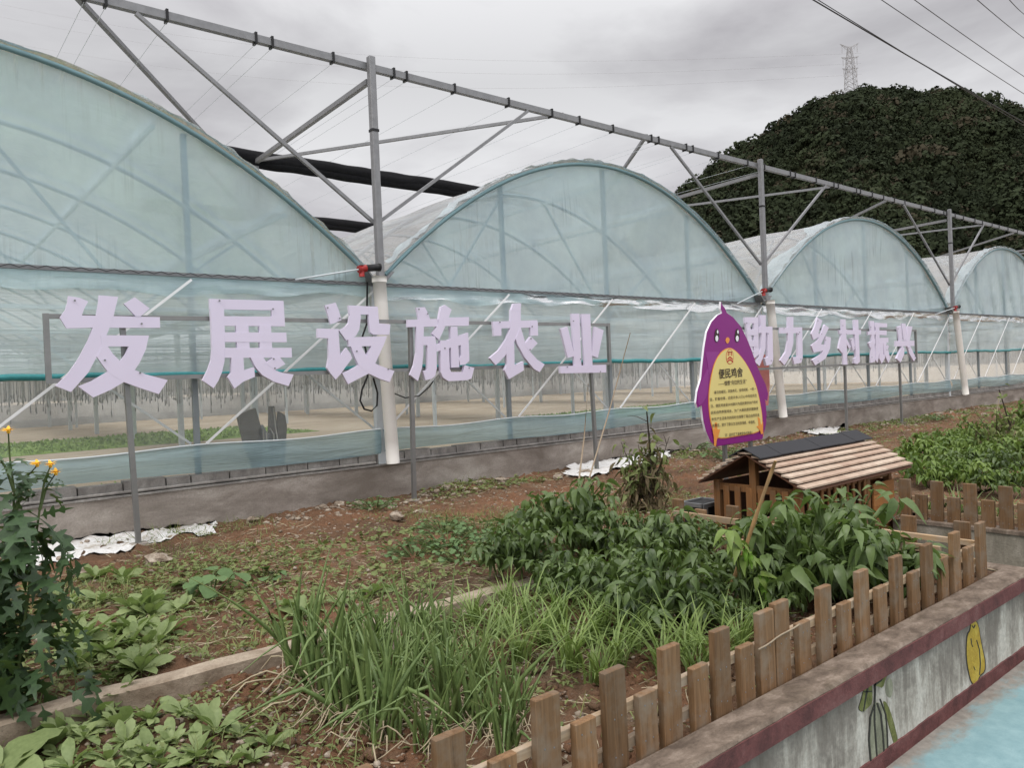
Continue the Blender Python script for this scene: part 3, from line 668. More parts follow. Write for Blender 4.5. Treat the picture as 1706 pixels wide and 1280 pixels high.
# ---- roll-up motors
for k, (m, s0) in enumerate((((610, 447), (492, 466)), ((1275, 484), (1228, 506)), ((1593, 512), (1558, 524)))):
    c = P(*m, Y=YF - .22); e_ = P(*s0, Y=YF - .08)
    t = thing('roll_motor', ('red and black crank motor beside the tallest post', 'red and black crank motor above the purple bird board', 'small dark crank motor at the far right post')[k], 'motor', tuple(c), 'roll-up motors at the gutters')
    MB().tube([c + np.array([-.10, 0, -.02]), c + np.array([.0, 0, .0])], .042, 12).tube([c + np.array([-.06, 0, -.10]), c + np.array([-.06, 0, .03])], .032, 10).build('gearbox', M['red'], t, True)
    MB().tube([c + np.array([.0, 0, .0]), c + np.array([.16, 0, .02])], .042, 12).tube([c + np.array([.16, 0, .02]), c + np.array([.18, 0, .02])], .048, 12).build('motor_housing', M['black'], t, True)
    MB().tube([c + np.array([-.10, 0, -.02]), e_], .010, 8).build('crank_shaft', M['innersteel'], t, True)

# ---- hanging black cable at the nearest column
def cable(name, pts, r, mat, label, cat, group=None, n=6):
    o = MB().tube(pts, r, n).build(name, mat, None, True); return tag(o, label, cat, group)
lp = [(612, 470), (611, 540), (604, 560), (613, 600), (612, 628), (603, 650), (600, 668), (607, 682), (619, 685), (628, 676), (629, 655), (622, 630)]
cable('power_cable', [P(*p, Y=YF - .05) for p in lp], .011, M['black'], 'black cable looped below the lavender letters by the drain pipe', 'cable')
cable('power_cable', [P(*p, Y=YF - .04) for p in ((642, 640), (655, 655), (675, 663), (698, 660), (715, 645), (722, 635))], .008, M['black'], 'dark cable sagging behind the grey sign post right of the drain pipe', 'cable')

# ================================================================== SHADE FRAME above the greenhouse
sf = thing('shading_structure', 'grey steel shading frame with a long top rail above the greenhouse gutters', 'frame', (12, YF, ZG))
ZR = 5.17
MB().box(-8, 45, YF - .035, YF + .035, ZR - .04, ZR + .04).build('top_rail', M['galv'], sf)
for i, x in enumerate(XP):
    MB().bbox(x - .041, x + .041, YF - .122, YF - .04, ZG - .06, ZR + .10, .008).build('post', M['galv'], sf)
    MB().box(x - .046, x + .046, YF - .127, YF - .036, 4.38, 4.41).build('band', M['black'], sf)
    MB().bar((x - .03, YF - .03, 3.32), (x - 2.55, YF - .03, ZR - .06), .038).build('brace', M['galv'], sf)
    MB().bar((x + .03, YF - .03, 3.32), (x + 2.48, YF - .03, ZR - .06), .038).build('brace', M['galv'], sf)
    MB().bar((x, YF, 5.0), (x, 11.6, 4.92), .058).build('cross_beam', M['galv'], sf)
    MB().bar((x - .05, 11.6, 4.93), (x + 3.2, YF, ZR + .04), .042).build('cross_beam', M['galv'], sf)
    MB().bar((x - .35, 11.9, 5.02), (x - 3.12, YF, ZR + .04), .048).build('cross_beam', M['galv'], sf)
    MB().box(x - .04, x + .04, 11.56, 11.64, ZG, 4.95).build('post', M['galv'], sf)
    MB().bar((x - .9, 11.6, 4.9), (x, 11.6, 3.9), .05).build('brace', M['galv'], sf)
    MB().box(x - .04, x + .04, 15.56, 15.64, ZG, 4.95).build('post', M['galv'], sf)
wm = None; cm = None
xr = -5.0
while xr < 30:
    far_ = xr > 12.4
    xr += random.choice((.55, .72, .9, .18, .8))
    if wm is None:
        wm = MB().tube([(xr, YF, ZR - .06), (xr, 24, ZR - .10), (xr, 40, ZR - .02)], .0026, 4, cap=False).build('shade_wire', M['innersteel'], sf)
        cm = MB().box(xr - .012, xr + .012, YF - .048, YF + .048, ZR - .06, ZR + .06).build('clamp', M['black'], sf); x00 = xr
    else:
        if not far_: o = wm.copy(); o.location.x += xr - x00; COL.objects.link(o)
        o = cm.copy(); o.location.x += xr - x00; COL.objects.link(o)
for (y, xa, xb, r_, lab) in ((11.6, 3.5, 10.2, .105, 'thick black shade cloth rolled up on the frame behind the tallest post'), (15.5, 3.9, 10.5, .10, 'second black shade cloth roll, farther back and lower in view')):
    xs_ = np.linspace(xa, xb, 120)
    t = MB()
    for j, (dz, rr) in enumerate(((0, r_), (-.085, r_ * .8), (-.03, r_ * .9))):
        t.tube([(x, y + .015 * math.sin(x * 3 + j), 5.0 + dz + .003 * math.sin(x * 11 + j)) for x in xs_], [rr * (1 + .05 * math.sin(x * 7 + j * 2) * math.sin(x * 2.3)) for x in xs_], 10)
    tag(t.build('shade_cloth_roll', M['shade'], None, True), lab, 'shade cloth', 'rolled shade cloths on the frame')

# ================================================================== LETTER SIGNS
YS = 7.5
def px2(off, sc_, pts): return [(off[0] + x / sc_, off[1] + y / sc_) for x, y in pts]
def glyph(parent, off, sc_, strokes, yplane, thick=.032):
    mb = MB()
    for k, st in enumerate(strokes):
        w3 = [P(x, y, Y=yplane) for x, y in px2(off, sc_, st)]
        pts = [(p[0], p[2]) for p in w3]
        ar = sum(pts[i][0] * pts[(i + 1) % len(pts)][1] - pts[(i + 1) % len(pts)][0] * pts[i][1] for i in range(len(pts)))
        if ar < 0: pts = pts[::-1]
        d = .0011 * k
        mb.prism(pts, lambda a, c: (a, yplane - d, c), lambda a, c: (a, yplane + thick + d, c))
    return mb.build('letter', M['letter'], parent)
G = {}
G['fa'] = ((90, 480), 6.738, [
    [(160, 88), (290, 110), (385, 150), (340, 230), (312, 307), (1188, 326), (1192, 447), (440, 445), (140, 453), (65, 332), (125, 250), (150, 170)],
    [(505, 80), (720, 98), (670, 310), (622, 450), (560, 600), (480, 772), (385, 950), (260, 1090), (190, 1168), (15, 1100), (150, 970), (270, 800), (380, 590), (440, 430), (475, 300), (500, 170)],
    [(785, 178), (905, 103), (1075, 230), (970, 320), (918, 318)],
    [(520, 530), (1065, 533), (1030, 690), (960, 840), (870, 975), (780, 1058), (640, 1142), (440, 1230), (270, 1105), (430, 1040), (610, 935), (742, 822), (800, 745), (838, 656), (540, 656)],
    [(480, 772), (540, 640), (600, 650), (660, 740), (742, 822), (830, 890), (915, 925), (1030, 970), (1275, 1035), (1175, 1192), (960, 1122), (780, 1055), (660, 985), (600, 935), (550, 870)]])
G['zhan'] = ((320, 490), 7.53, [
    [(220, 60), (1145, 85), (1150, 205), (390, 192), (222, 190)], [(1000, 88), (1147, 90), (1166, 405), (1000, 405)], [(235, 276), (1160, 285), (1165, 405), (240, 398)],
    [(220, 62), (395, 66), (410, 500), (412, 720), (405, 850), (375, 980), (330, 1085), (270, 1182), (130, 1085), (200, 950), (240, 830), (252, 700), (240, 400)],
    [(550, 390), (705, 390), (722, 690), (565, 690)], [(842, 390), (988, 395), (1002, 690), (850, 690)], [(405, 480), (1180, 485), (1185, 605), (408, 602)], [(408, 676), (1245, 676), (1250, 797), (408, 802)],
    [(490, 790), (640, 790), (650, 955), (775, 920), (785, 1040), (640, 1100), (530, 1187), (445, 1045), (490, 990)],
    [(728, 790), (885, 790), (940, 870), (1035, 955), (1130, 990), (1270, 1010), (1205, 1157), (1020, 1100), (880, 1020), (800, 930)],
    [(1015, 795), (1100, 798), (1165, 880), (1035, 958), (940, 885), (905, 872)]])
G['she'] = ((520, 500), 8.533, [
    [(180, 75), (335, 35), (378, 140), (418, 285), (330, 325), (265, 342), (225, 200)],
    [(75, 405), (375, 410), (385, 600), (400, 780), (485, 678), (545, 760), (570, 825), (470, 960), (400, 1060), (335, 1132), (260, 1040), (210, 965), (235, 820), (230, 545), (75, 537)],
    [(520, 75), (930, 95), (940, 208), (690, 205), (530, 200)], [(530, 85), (692, 90), (690, 260), (670, 420), (620, 510), (550, 545), (485, 575), (380, 430), (460, 390), (520, 330), (538, 220)],
    [(795, 98), (932, 98), (950, 332), (1110, 345), (1095, 492), (870, 490), (825, 460), (805, 300)],
    [(510, 530), (1060, 515), (1015, 640), (960, 760), (900, 890), (800, 1047), (670, 1112), (510, 1197), (425, 1040), (530, 1000), (660, 925), (770, 805), (838, 656), (520, 660)],
    [(545, 655), (698, 655), (775, 805), (850, 880), (920, 915), (980, 940), (1165, 1010), (1100, 1168), (960, 1122), (800, 1047), (660, 930), (600, 800)]])
G['shi'] = ((670, 505), 9.146, [
    [(215, 70), (345, 60), (400, 165), (430, 260), (260, 262)], [(85, 255), (545, 240), (540, 357), (80, 367)], [(215, 350), (330, 350), (325, 560), (320, 800), (300, 990), (240, 1192), (120, 1095), (180, 950), (215, 760)],
    [(300, 510), (500, 505), (520, 640), (310, 642)], [(383, 512), (502, 512), (522, 700), (525, 1000), (500, 1110), (430, 1162), (355, 1177), (318, 1040), (382, 1020), (385, 800)],
    [(590, 60), (650, 30), (750, 100), (680, 300), (560, 562), (455, 470), (540, 340)], [(620, 222), (1015, 213), (1010, 347), (620, 352)],
    [(505, 640), (840, 505), (1000, 450), (1010, 620), (1020, 880), (960, 937), (880, 947), (860, 850), (895, 800), (888, 640), (520, 742)], [(735, 360), (835, 360), (865, 980), (745, 987)],
    [(578, 570), (702, 570), (718, 1000), (740, 1050), (930, 1050), (950, 948), (1092, 990), (1050, 1152), (980, 1177), (700, 1192), (620, 1140), (585, 1060)]])
G['nong'] = ((810, 505), 8.124, [
    [(90, 250), (692, 232), (697, 330), (95, 345)], [(95, 275), (206, 275), (206, 442), (105, 447)], [(600, 255), (697, 255), (702, 442), (600, 442)],
    [(335, 88), (465, 92), (467, 320), (420, 440), (340, 600), (250, 720), (130, 842), (45, 745), (170, 640), (270, 490), (330, 330)], [(370, 5), (470, 5), (462, 110), (338, 100)],
    [(268, 560), (375, 540), (382, 845), (500, 788), (507, 912), (305, 1032), (245, 910), (280, 830)],
    [(395, 480), (462, 325), (520, 520), (590, 660), (690, 770), (787, 830), (720, 937), (640, 890), (520, 740), (420, 560)], [(600, 453), (692, 545), (582, 662), (515, 562)]])
G['ye'] = ((810, 505), 8.124, [
    [(1155, 143), (1262, 143), (1290, 860), (1195, 860)], [(1290, 148), (1407, 148), (1440, 860), (1335, 860)], [(1005, 350), (1100, 318), (1197, 722), (1105, 742)], [(1470, 318), (1587, 370), (1510, 742), (1428, 712)], [(1000, 855), (1620, 835), (1622, 942), (1005, 952)]])
A_ = (1240, 515); B_ = (1380, 520); s2 = 10.66
G['zhu'] = (A_, s2, [
    [(10, 146), (92, 146), (168, 875), (100, 870)], [(170, 146), (246, 146), (256, 745), (172, 765)], [(10, 145), (245, 145), (246, 252), (15, 257)], [(40, 358), (248, 355), (249, 467), (60, 467)], [(70, 560), (250, 560), (252, 667), (90, 667)], [(95, 765), (262, 728), (272, 800), (165, 882)],
    [(255, 313), (492, 310), (492, 422), (255, 427)], [(273, 108), (376, 108), (377, 420), (370, 700), (330, 850), (265, 1012), (190, 950), (250, 860), (290, 700), (302, 420)], [(410, 317), (492, 312), (507, 900), (480, 982), (390, 1007), (355, 880), (412, 850)]])
G['li'] = (A_, s2, [[(640, 330), (1027, 323), (1027, 427), (640, 432)], [(775, 138), (872, 138), (872, 600), (830, 800), (715, 1002), (635, 915), (740, 762), (777, 560)], [(948, 332), (1027, 330), (1037, 862), (1010, 952), (890, 982), (858, 855), (950, 845)]])
G['xiang'] = (A_, s2, [[(1300, 148), (1387, 205), (1315, 430), (1385, 470), (1230, 547), (1193, 440), (1258, 310)], [(1430, 273), (1502, 335), (1362, 625), (1442, 635), (1432, 737), (1235, 772), (1193, 650), (1300, 560), (1368, 430)], [(1450, 483), (1537, 505), (1522, 700), (1442, 880), (1260, 1002), (1203, 905), (1370, 800), (1440, 650)]])
G['cun'] = (B_, s2, [[(233, 128), (307, 128), (342, 932), (273, 937)], [(188, 320), (332, 310), (332, 387), (200, 392)], [(230, 398), (292, 420), (250, 742), (183, 650)], [(320, 468), (397, 620), (370, 652), (318, 560)],
    [(328, 318), (577, 318), (577, 397), (328, 397)], [(458, 138), (527, 138), (557, 880), (512, 927), (460, 912), (453, 828), (487, 808), (470, 400)], [(385, 473), (442, 458), (472, 640), (435, 692)]])
G['zhen'] = (B_, s2, [[(733, 158), (812, 158), (832, 882), (760, 902), (758, 820), (767, 400)], [(698, 345), (842, 338), (842, 402), (708, 407)], [(713, 550), (832, 478), (832, 562), (743, 642)],
    [(828, 188), (1042, 203), (1042, 272), (828, 267)], [(838, 200), (902, 200), (912, 700), (870, 902), (833, 850), (850, 600)], [(888, 328), (1032, 328), (1032, 412), (888, 402)], [(888, 458), (1062, 458), (1062, 542), (888, 542)],
    [(908, 538), (967, 538), (972, 760), (1002, 748), (1002, 822), (940, 917), (903, 830)], [(968, 538), (1022, 538), (1092, 820), (1060, 907), (988, 740)], [(1020, 568), (1072, 610), (1030, 692), (1003, 620)]])
G['xing'] = (B_, s2, [[(1225, 263), (1287, 243), (1322, 502), (1265, 512)], [(1308, 203), (1372, 203), (1397, 502), (1338, 502)], [(1410, 248), (1492, 258), (1442, 522), (1383, 522)], [(1198, 513), (1527, 508), (1527, 602), (1198, 612)], [(1310, 605), (1350, 640), (1342, 760), (1280, 897), (1208, 830)], [(1400, 605), (1452, 605), (1552, 815), (1515, 877), (1438, 740)]])

def sign(name, label, glyphs, chars, xl, xr, zt, zb, posts, zpost):
    t = thing(name, label, 'letter sign', ((xl + xr) / 2, YS, 0))
    yb = YS + .075
    MB().box(xl, xr, yb - .02, yb + .02, zt - .02, zt + .02).build('frame_rail', M['postgrey'], t)
    MB().box(xl, xr, yb - .02, yb + .02, zb - .02, zb + .02).build('frame_rail', M['postgrey'], t)
    for x in (xl, xr): MB().box(x - .022, x + .022, yb - .022, yb + .022, zb - .022, zt + .024).build('frame_upright', M['postgrey'], t)
    for (xt, xb_) in posts:
        MB().bar((xb_, yb, -.1), (xt, yb, zt - .02), .045, .045, (0, 1, 0)).build('post', M['postgrey'], t)
        MB().box(xb_ - .07, xb_ + .07, yb - .07, yb + .07, -.05, .045).build('post_foot', M['found'], t)
    for g, ch in zip(glyphs, chars):
        o = glyph(t, *G[g], YS); o['label'] = 'lavender board character ' + ch
        (ox, oy), s_, st = G[g]
        rv = MB()
        for poly in st[:1] + st[-1:]:
            q = [P(x, y, Y=YS) for x, y in px2((ox, oy), s_, poly)]; cc = sum(q) / len(q)
            for pp in (q[0], q[len(q) // 2]):
                m_ = cc + (pp - cc) * .72
                if pp[1]: rv.tube([(m_[0], YS - .016, m_[2]), (m_[0], YS - .009, m_[2])], .009, 6)
        rv.build('fixings', M['galvdark'], o)['kind'] = 'stuff'
    return t
pr = lambda x, y: P(x, y, Y=YS + .075)
sign('letter_sign', 'large lavender cut out characters on a grey steel frame in front of the greenhouse', ['fa', 'zhan', 'she', 'shi', 'nong', 'ye'], '发展设施农业',
     pr(76, 526)[0], pr(1013, 545)[0], pr(76, 527)[2], 1.55, [(pr(208, 640)[0], pr(232, 920)[0]), (pr(466, 600)[0], pr(466, 600)[0]), (pr(684, 560)[0], pr(690, 840)[0]), (pr(862, 600)[0], pr(862, 600)[0]), (pr(984, 640)[0], pr(995, 790)[0])][0:1] + [(pr(684, 560)[0], pr(690, 840)[0]), (pr(984, 640)[0], pr(995, 790)[0])], 0)
sign('letter_sign', 'smaller distant row of lavender characters to the right of the purple bird board', ['zhu', 'li', 'xiang', 'cun', 'zhen', 'xing'], '助力乡村振兴',
     pr(1232, 545)[0], pr(1525, 551)[0], pr(1525, 551)[2], pr(1525, 603)[2], [(pr(1408, 620)[0], pr(1411, 718)[0]), (pr(1498, 600)[0], pr(1502, 690)[0])], 0)

# ================================================================== PURPLE BIRD BOARD
YP = 5.0
bd = thing('bird_board', 'purple cartoon bird shaped notice board with a yellow text belly beside the coop', 'notice board', tuple(P(1233, 738, Y=YP + .1)[:2]) + (0,))
off, s_ = (1130, 490), 4.739
def bp(pts, y=YP):
    q = [P(x, yy, Y=y) for x, yy in px2(off, s_, pts)]; pts2 = [(p[0], p[2]) for p in q]
    ar = sum(pts2[i][0] * pts2[(i + 1) % len(pts2)][1] - pts2[(i + 1) % len(pts2)][0] * pts2[i][1] for i in range(len(pts2)))
    return pts2 if ar > 0 else pts2[::-1]
def smooth_poly(pts, it=2):
    for _ in range(it):
        n = len(pts); pts = [q for i in range(n) for q in ((pts[i][0] * .75 + pts[(i + 1) % n][0] * .25, pts[i][1] * .75 + pts[(i + 1) % n][1] * .25), (pts[i][0] * .25 + pts[(i + 1) % n][0] * .75, pts[i][1] * .25 + pts[(i + 1) % n][1] * .75))]
    return pts
outline = [(337, 60), (347, 85), (366, 108), (384, 150), (432, 183), (492, 253), (542, 353), (582, 453), (612, 543), (652, 638), (692, 718), (710, 790), (702, 845), (684, 832), (690, 860), (697, 940), (695, 1010), (685, 1070), (668, 1120), (655, 1148), (480, 1178), (298, 1205), (252, 1162), (218, 1082), (198, 1002), (184, 880), (152, 900), (140, 860), (150, 770), (180, 670), (190, 560), (206, 420), (226, 300), (262, 220), (310, 167), (347, 150), (335, 118)]
po = bp(outline)
def board(poly, y0, y1, mat, name, side=None, parent=bd):
    mb = MB().prism(poly, lambda a, c: (a, y0, c), lambda a, c: (a, y1, c), 0, 1 if side else None); return mb.build(name, [mat, side] if side else mat, parent)
board(po, YP, YP + .025, M['purple'], 'body_board', M['whitep'])
def flat(pts, name, mat, lift, sm=2, parent=bd):
    return board(bp(smooth_poly(pts, sm) if sm else pts), YP - lift, YP - lift + .002, mat, name, None, parent)
flat([(215, 458), (325, 455), (275, 560), (245, 640)], 'wing_shade', M['purplel'], .003, 0)
flat([(150, 780), (182, 690), (240, 560), (236, 700), (228, 800), (186, 870), (156, 888)], 'wing_shade', M['purplel'], .0032, 1)
belly = [(402, 418), (455, 448), (515, 518), (565, 600), (615, 720), (645, 850), (665, 980), (664, 1092), (480, 1122), (306, 1152), (272, 1090), (245, 985), (234, 860), (240, 740), (260, 620), (290, 520), (340, 448)]
flat(belly, 'belly_rim', M['orange'], .004, 2)
bl = [((x - 450) * .972 + 450, (y - 790) * .978 + 790) for x, y in belly]
flat(bl, 'belly_panel', M['yellow'], .0065, 2)
for ex in (302, 463):
    flat([(ex - 20, 330), (ex - 10, 280), (ex + 8, 272), (ex + 20, 320), (ex + 18, 360), (ex, 385), (ex - 18, 370)], 'eye', M['ink'], .004, 2)
    flat([(ex - 14, 345), (ex, 322), (ex + 12, 345), (ex + 6, 375), (ex - 8, 375)], 'eye_glint', M['whitep'], .007, 2)
    flat([(ex - 2, 300), (ex + 5, 280), (ex + 12, 300), (ex + 5, 320)], 'eye_glint', M['whitep'], .0072, 2)
flat([(370, 360), (385, 338), (404, 350), (402, 375), (388, 395), (374, 380)], 'beak', M['orange'], .004, 2)
flat([(278, 1200), (275, 1130), (262, 1060), (280, 1070), (284, 1015), (300, 1015), (304, 1070), (325, 1070), (312, 1120), (300, 1150), (292, 1203)], 'foot', M['orange'], .010, 0)
flat([(655, 1130), (640, 1080), (612, 1045), (630, 1040), (622, 970), (640, 985), (648, 1035), (664, 1010), (664, 1070), (668, 1125)], 'foot', M['orange'], .010, 0)
em = [(402 + 30 * math.cos(a), 496 + 60 * math.sin(a)) for a in np.linspace(0, 2 * math.pi, 25)[:-1]]
flat(em, 'emblem', M['redprint'], .0085, 0)
flat([(402 + 27 * math.cos(a), 496 + 55 * math.sin(a)) for a in np.linspace(0, 2 * math.pi, 25)[:-1]], 'emblem_ground', M['yellow'], .0095, 0)
for poly in ([(385, 455), (418, 455), (418, 463), (385, 463)], [(385, 455), (391, 455), (393, 488), (385, 488)], [(399, 455), (404, 455), (404, 482), (399, 482)], [(412, 455), (418, 455), (420, 488), (413, 488)],
             [(382, 510), (402, 492), (424, 510), (424, 522), (402, 505), (382, 522)], [(380, 530), (402, 512), (428, 530), (428, 542), (402, 525), (380, 542)]):
    flat(poly, 'emblem_stroke', M['redprint'], .0105, 0)
board(bp([(296, 1162), (664, 1104), (657, 1146), (298, 1200)]), YP - .0125, YP - .0105, M['purple'], 'base_band')
for x in (1207, 1250):
    p_ = P(x, 735, Y=YP + .09); MB().bar((p_[0], YP + .09, -.1), (p_[0], YP + .09, 1.35), .04, .04, (0, 1, 0)).build('post', M['postgrey'], bd)
def text(body, x, y, size_px, wid_px, parent, bold=.0, mat=None):
    cu = bpy.data.curves.new('text', 'FONT'); cu.body = body; cu.size = 1.0; cu.offset = bold; cu.align_x = 'LEFT'
    o = bpy.data.objects.new('printed_text', cu); COL.objects.link(o)
    bpy.context.view_layer.update()
    me = bpy.data.meshes.new_from_object(o.evaluated_get(bpy.context.evaluated_depsgraph_get())); bpy.data.objects.remove(o)
    co = np.zeros(len(me.vertices) * 3); me.vertices.foreach_get('co', co); co = co.reshape(-1, 3)
    p0 = P(*px2(off, s_, [(x, y)])[0], Y=YP - .012); p1 = P(*px2(off, s_, [(x + wid_px, y - wid_px * .095)])[0], Y=YP - .012); pt = P(*px2(off, s_, [(x - size_px * .05, y - size_px)])[0], Y=YP - .012)
    mnx, mxx = co[:, 0].min(), co[:, 0].max(); mny, mxy = co[:, 1].min(), co[:, 1].max()
    bx = np.array(parent.location)
    u = (co[:, 0] - mnx) / (mxx - mnx); v = (co[:, 1] - mny) / (mxy - mny)
    W3 = p0[None] + u[:, None] * (p1 - p0)[None] + v[:, None] * (pt - p0)[None] - bx[None]
    W3[:, 1] = YP - .0125 - bx[1]
    me.vertices.foreach_set('co', W3.ravel()); me.materials.clear(); me.materials.append(mat or M['ink']); me.update()
    o = bpy.data.objects.new('printed_text', me); COL.objects.link(o); o.parent = parent; return o
text('便民鸡舍', 322, 672, 80, 190, bd, .014)
text('——憧憬“向往的生活”', 318, 728, 38, 222, bd, .006)
for (s__, x, y, w_) in (('春日拾暖阳，闲庭养花，偷得闲暇，一茶一', 285, 792, 330), ('饭，静看世事，这是许多人们心中向往的生', 250, 848, 372), ('活。便民鸡舍是乡村振兴为居民提供50户的村', 257, 900, 372), ('民的自然养殖鸡舍，为广大居民提供健康便', 260, 952, 372), ('利生产生活条件的同时也保障了周边自然环境', 265, 1004, 376), ('的整洁，提升了群众生活的获得感，幸福感。', 272, 1054, 338), ('注：此村庄下是美丽乡村鸡舍！', 370, 1128, 215)):
    text(s__, x, y, 27, w_, bd, .004)

# red cloth behind the board
rc = [P(x, y, Y=YF - .16) for x, y in ((1236, 596), (1281, 590), (1283, 640), (1278, 676), (1258, 672), (1240, 640))]
mb = MB().prism([(p[0], p[2]) for p in rc][::-1], lambda a, c: (a, YF - .17 + .03 * math.sin(a * 9), c), lambda a, c: (a, YF - .13 + .03 * math.sin(a * 9), c))
tag(mb.build('red_cloth', M['redcloth']), 'faded red cloth hanging by the drain pipe behind the purple bird board', 'cloth')

# ================================================================== GARDEN WALL with painted front
gwt = thing('garden_wall', 'painted concrete garden wall with maroon trim and faded vegetable murals', 'wall', (3, 1.8, -.56))
def strip(x0, x1, n, f): 
    mb = MB(); xs = np.linspace(x0, x1, n)
    for a, b_ in zip(xs[:-1], xs[1:]): f(mb, a, b_)
    return mb
MB().box(-6, 5.72, 1.745, 1.87, -.7, -.012).build('wall_face', M['paintwall'], gwt)
cp = MB(); xs_ = np.linspace(-6, 5.72, 240); prof = lambda x: .0012 * math.sin(x * 5) + .0012 * math.sin(x * 13 + 1) + .0008 * math.sin(x * 41)
V = []; 
for x in xs_:
    j = prof(x); V += [(x, 1.722 + j * .8, -.055), (x, 1.718 + j, -.012 + j * .5), (x, 1.728 + j, .000), (x, 1.80, .004 + j * .3), (x, 1.873 + j * .5, .001), (x, 1.88, -.012), (x, 1.88, -.07)]
F = [(i * 7 + k, i * 7 + 7 + k, i * 7 + 8 + k, i * 7 + 1 + k) for i in range(239) for k in range(6)]
F += [(6, 5, 4, 3, 2, 1, 0), tuple(239 * 7 + k for k in range(7))]
cp.add(V, F); cp.build('coping', M['cope'], gwt, False)
MB().box(-6, 5.722, 1.7130, 1.7445, -.100, -.016).build('maroon_band', M['paint_maroon'], gwt)
V = []; xs_ = np.linspace(-6, 5.722, 200)
cp = MB()
for x in xs_:
    j = .002 * math.sin(x * 4.1) + .002 * math.sin(x * 17) + .0015 * math.sin(x * 53); V += [(x, 1.741, -.66), (x, 1.739, -.478 + j), (x, 1.7448, -.474 + j)]
cp.add(V, [(i * 3 + k, i * 3 + 3 + k, i * 3 + 4 + k, i * 3 + 1 + k) for i in range(199) for k in range(2)]); cp.build('maroon_band', M['paint_maroon'], gwt)
MB().bbox(5.721, 5.86, 1.70, 3.05, -.7, -.004, .012).build('end_block', M['cope'], gwt)
# murals (flat paint on the face)
mo, ms = (1400, 980), 4.268
def mural(pts, name, mat, lift, sm=1):
    q = [P(x, y, Y=1.745) for x, y in px2(mo, ms, smooth_poly(pts, sm) if sm else pts)]; pp = [(p[0], p[2]) for p in q]
    ar = sum(pp[i][0] * pp[(i + 1) % len(pp)][1] - pp[(i + 1) % len(pp)][0] * pp[i][1] for i in range(len(pp)))
    if ar < 0: pp = pp[::-1]
    return MB().prism(pp, lambda a, c: (a, 1.7449 - lift, c), lambda a, c: (a, 1.7449, c)).build(name, mat, gwt)
def line(pts, w_, lift, name='mural_line', mat=None):
    pts = [np.array(p, float) for p in pts]; l_ = []; r_ = []
    for i, p in enumerate(pts):
        d = pts[min(i + 1, len(pts) - 1)] - pts[max(i - 1, 0)]; d /= np.linalg.norm(d); n = np.array([-d[1], d[0]]) * w_ / 2 * (.7 + .6 * random.random()); l_.append(tuple(p + n)); r_.append(tuple(p - n))
    return mural(l_ + r_[::-1], name, mat or M['mural_k'], lift, 0)
mural([(925, 225), (955, 222), (985, 265), (998, 360), (1015, 440), (1035, 530), (1030, 600), (990, 632), (975, 680), (950, 698), (925, 675), (905, 600), (890, 500), (890, 400), (897, 325), (918, 300)], 'painted_squash_edge', M['mural_k'], .0012)
mural([(928, 232), (955, 230), (980, 268), (992, 360), (1008, 440), (1027, 530), (1022, 595), (986, 622), (970, 675), (950, 688), (930, 668), (912, 600), (897, 500), (897, 400), (905, 330), (924, 304)], 'painted_squash', M['mural_y'], .0024)
line([(965, 370), (985, 440), (992, 540), (986, 620)], 7, .0036)
line([(955, 262), (945, 285), (932, 268)], 8, .0036); line([(925, 360), (930, 400), (938, 420)], 5, .0036); line([(945, 560), (955, 585)], 6, .0036)
mural([(895, 190), (915, 180), (940, 215), (935, 240), (915, 230), (900, 260), (905, 225)], 'painted_stalk', M['mural_p'], .0030)
for poly in ([(180, 670), (215, 650), (225, 720), (225, 820), (195, 850), (160, 885), (125, 865), (145, 800)], [(240, 700), (265, 660), (300, 610), (350, 600), (320, 640), (300, 715), (265, 700)], [(300, 800), (330, 820), (370, 930), (405, 1080), (412, 1160), (385, 1130), (350, 1010), (318, 880)]):
    mural([((x - 250) * 1.03 + 250, (y - 800) * 1.015 + 800) for x, y in poly], 'painted_bean_edge', M['mural_k'], .0012)
    mural(poly, 'painted_bean', M['mural_g'], .0024)
mural([(225, 820), (260, 810), (300, 840), (330, 1000), (345, 1180), (340, 1260), (270, 1290), (215, 1280), (200, 1100), (205, 930)], 'painted_bean', M['mural_p'], .0012)
for l_ in ([(235, 620), (245, 720), (240, 820)], [(240, 820), (210, 920), (200, 1080), (215, 1250)], [(240, 830), (240, 950), (250, 1100), (262, 1270)], [(258, 820), (285, 900), (300, 1050), (312, 1250)], [(280, 790), (320, 900), (330, 1030), (335, 1180)], [(240, 690), (285, 660), (310, 620)], [(200, 660), (180, 760), (160, 880)], [(255, 600), (250, 660), (240, 700)], [(165, 740), (222, 735)]):
    line(l_, 9, .0036)
mural([(240, 600), (262, 570), (285, 590), (300, 580), (296, 610), (270, 640), (250, 660)], 'painted_bean', M['mural_g'], .0024)
mural([(330, 640), (370, 650), (372, 760), (345, 790), (315, 740)], 'painted_bean', M['mural_p'], .0010)

# rear bed wall
rw = thing('rear_wall', 'short mossy concrete bed wall under the far picket fence by the coop', 'wall', (7.06, 2.4, -.56))
MB().box(7.0, 7.14, -2, 3.16, -.7, -.03).build('wall_face', M['rearwall'], rw)
MB().bbox(6.985, 7.15, -2, 3.17, -.03, .003, .006).build('coping', M['cope'], rw)

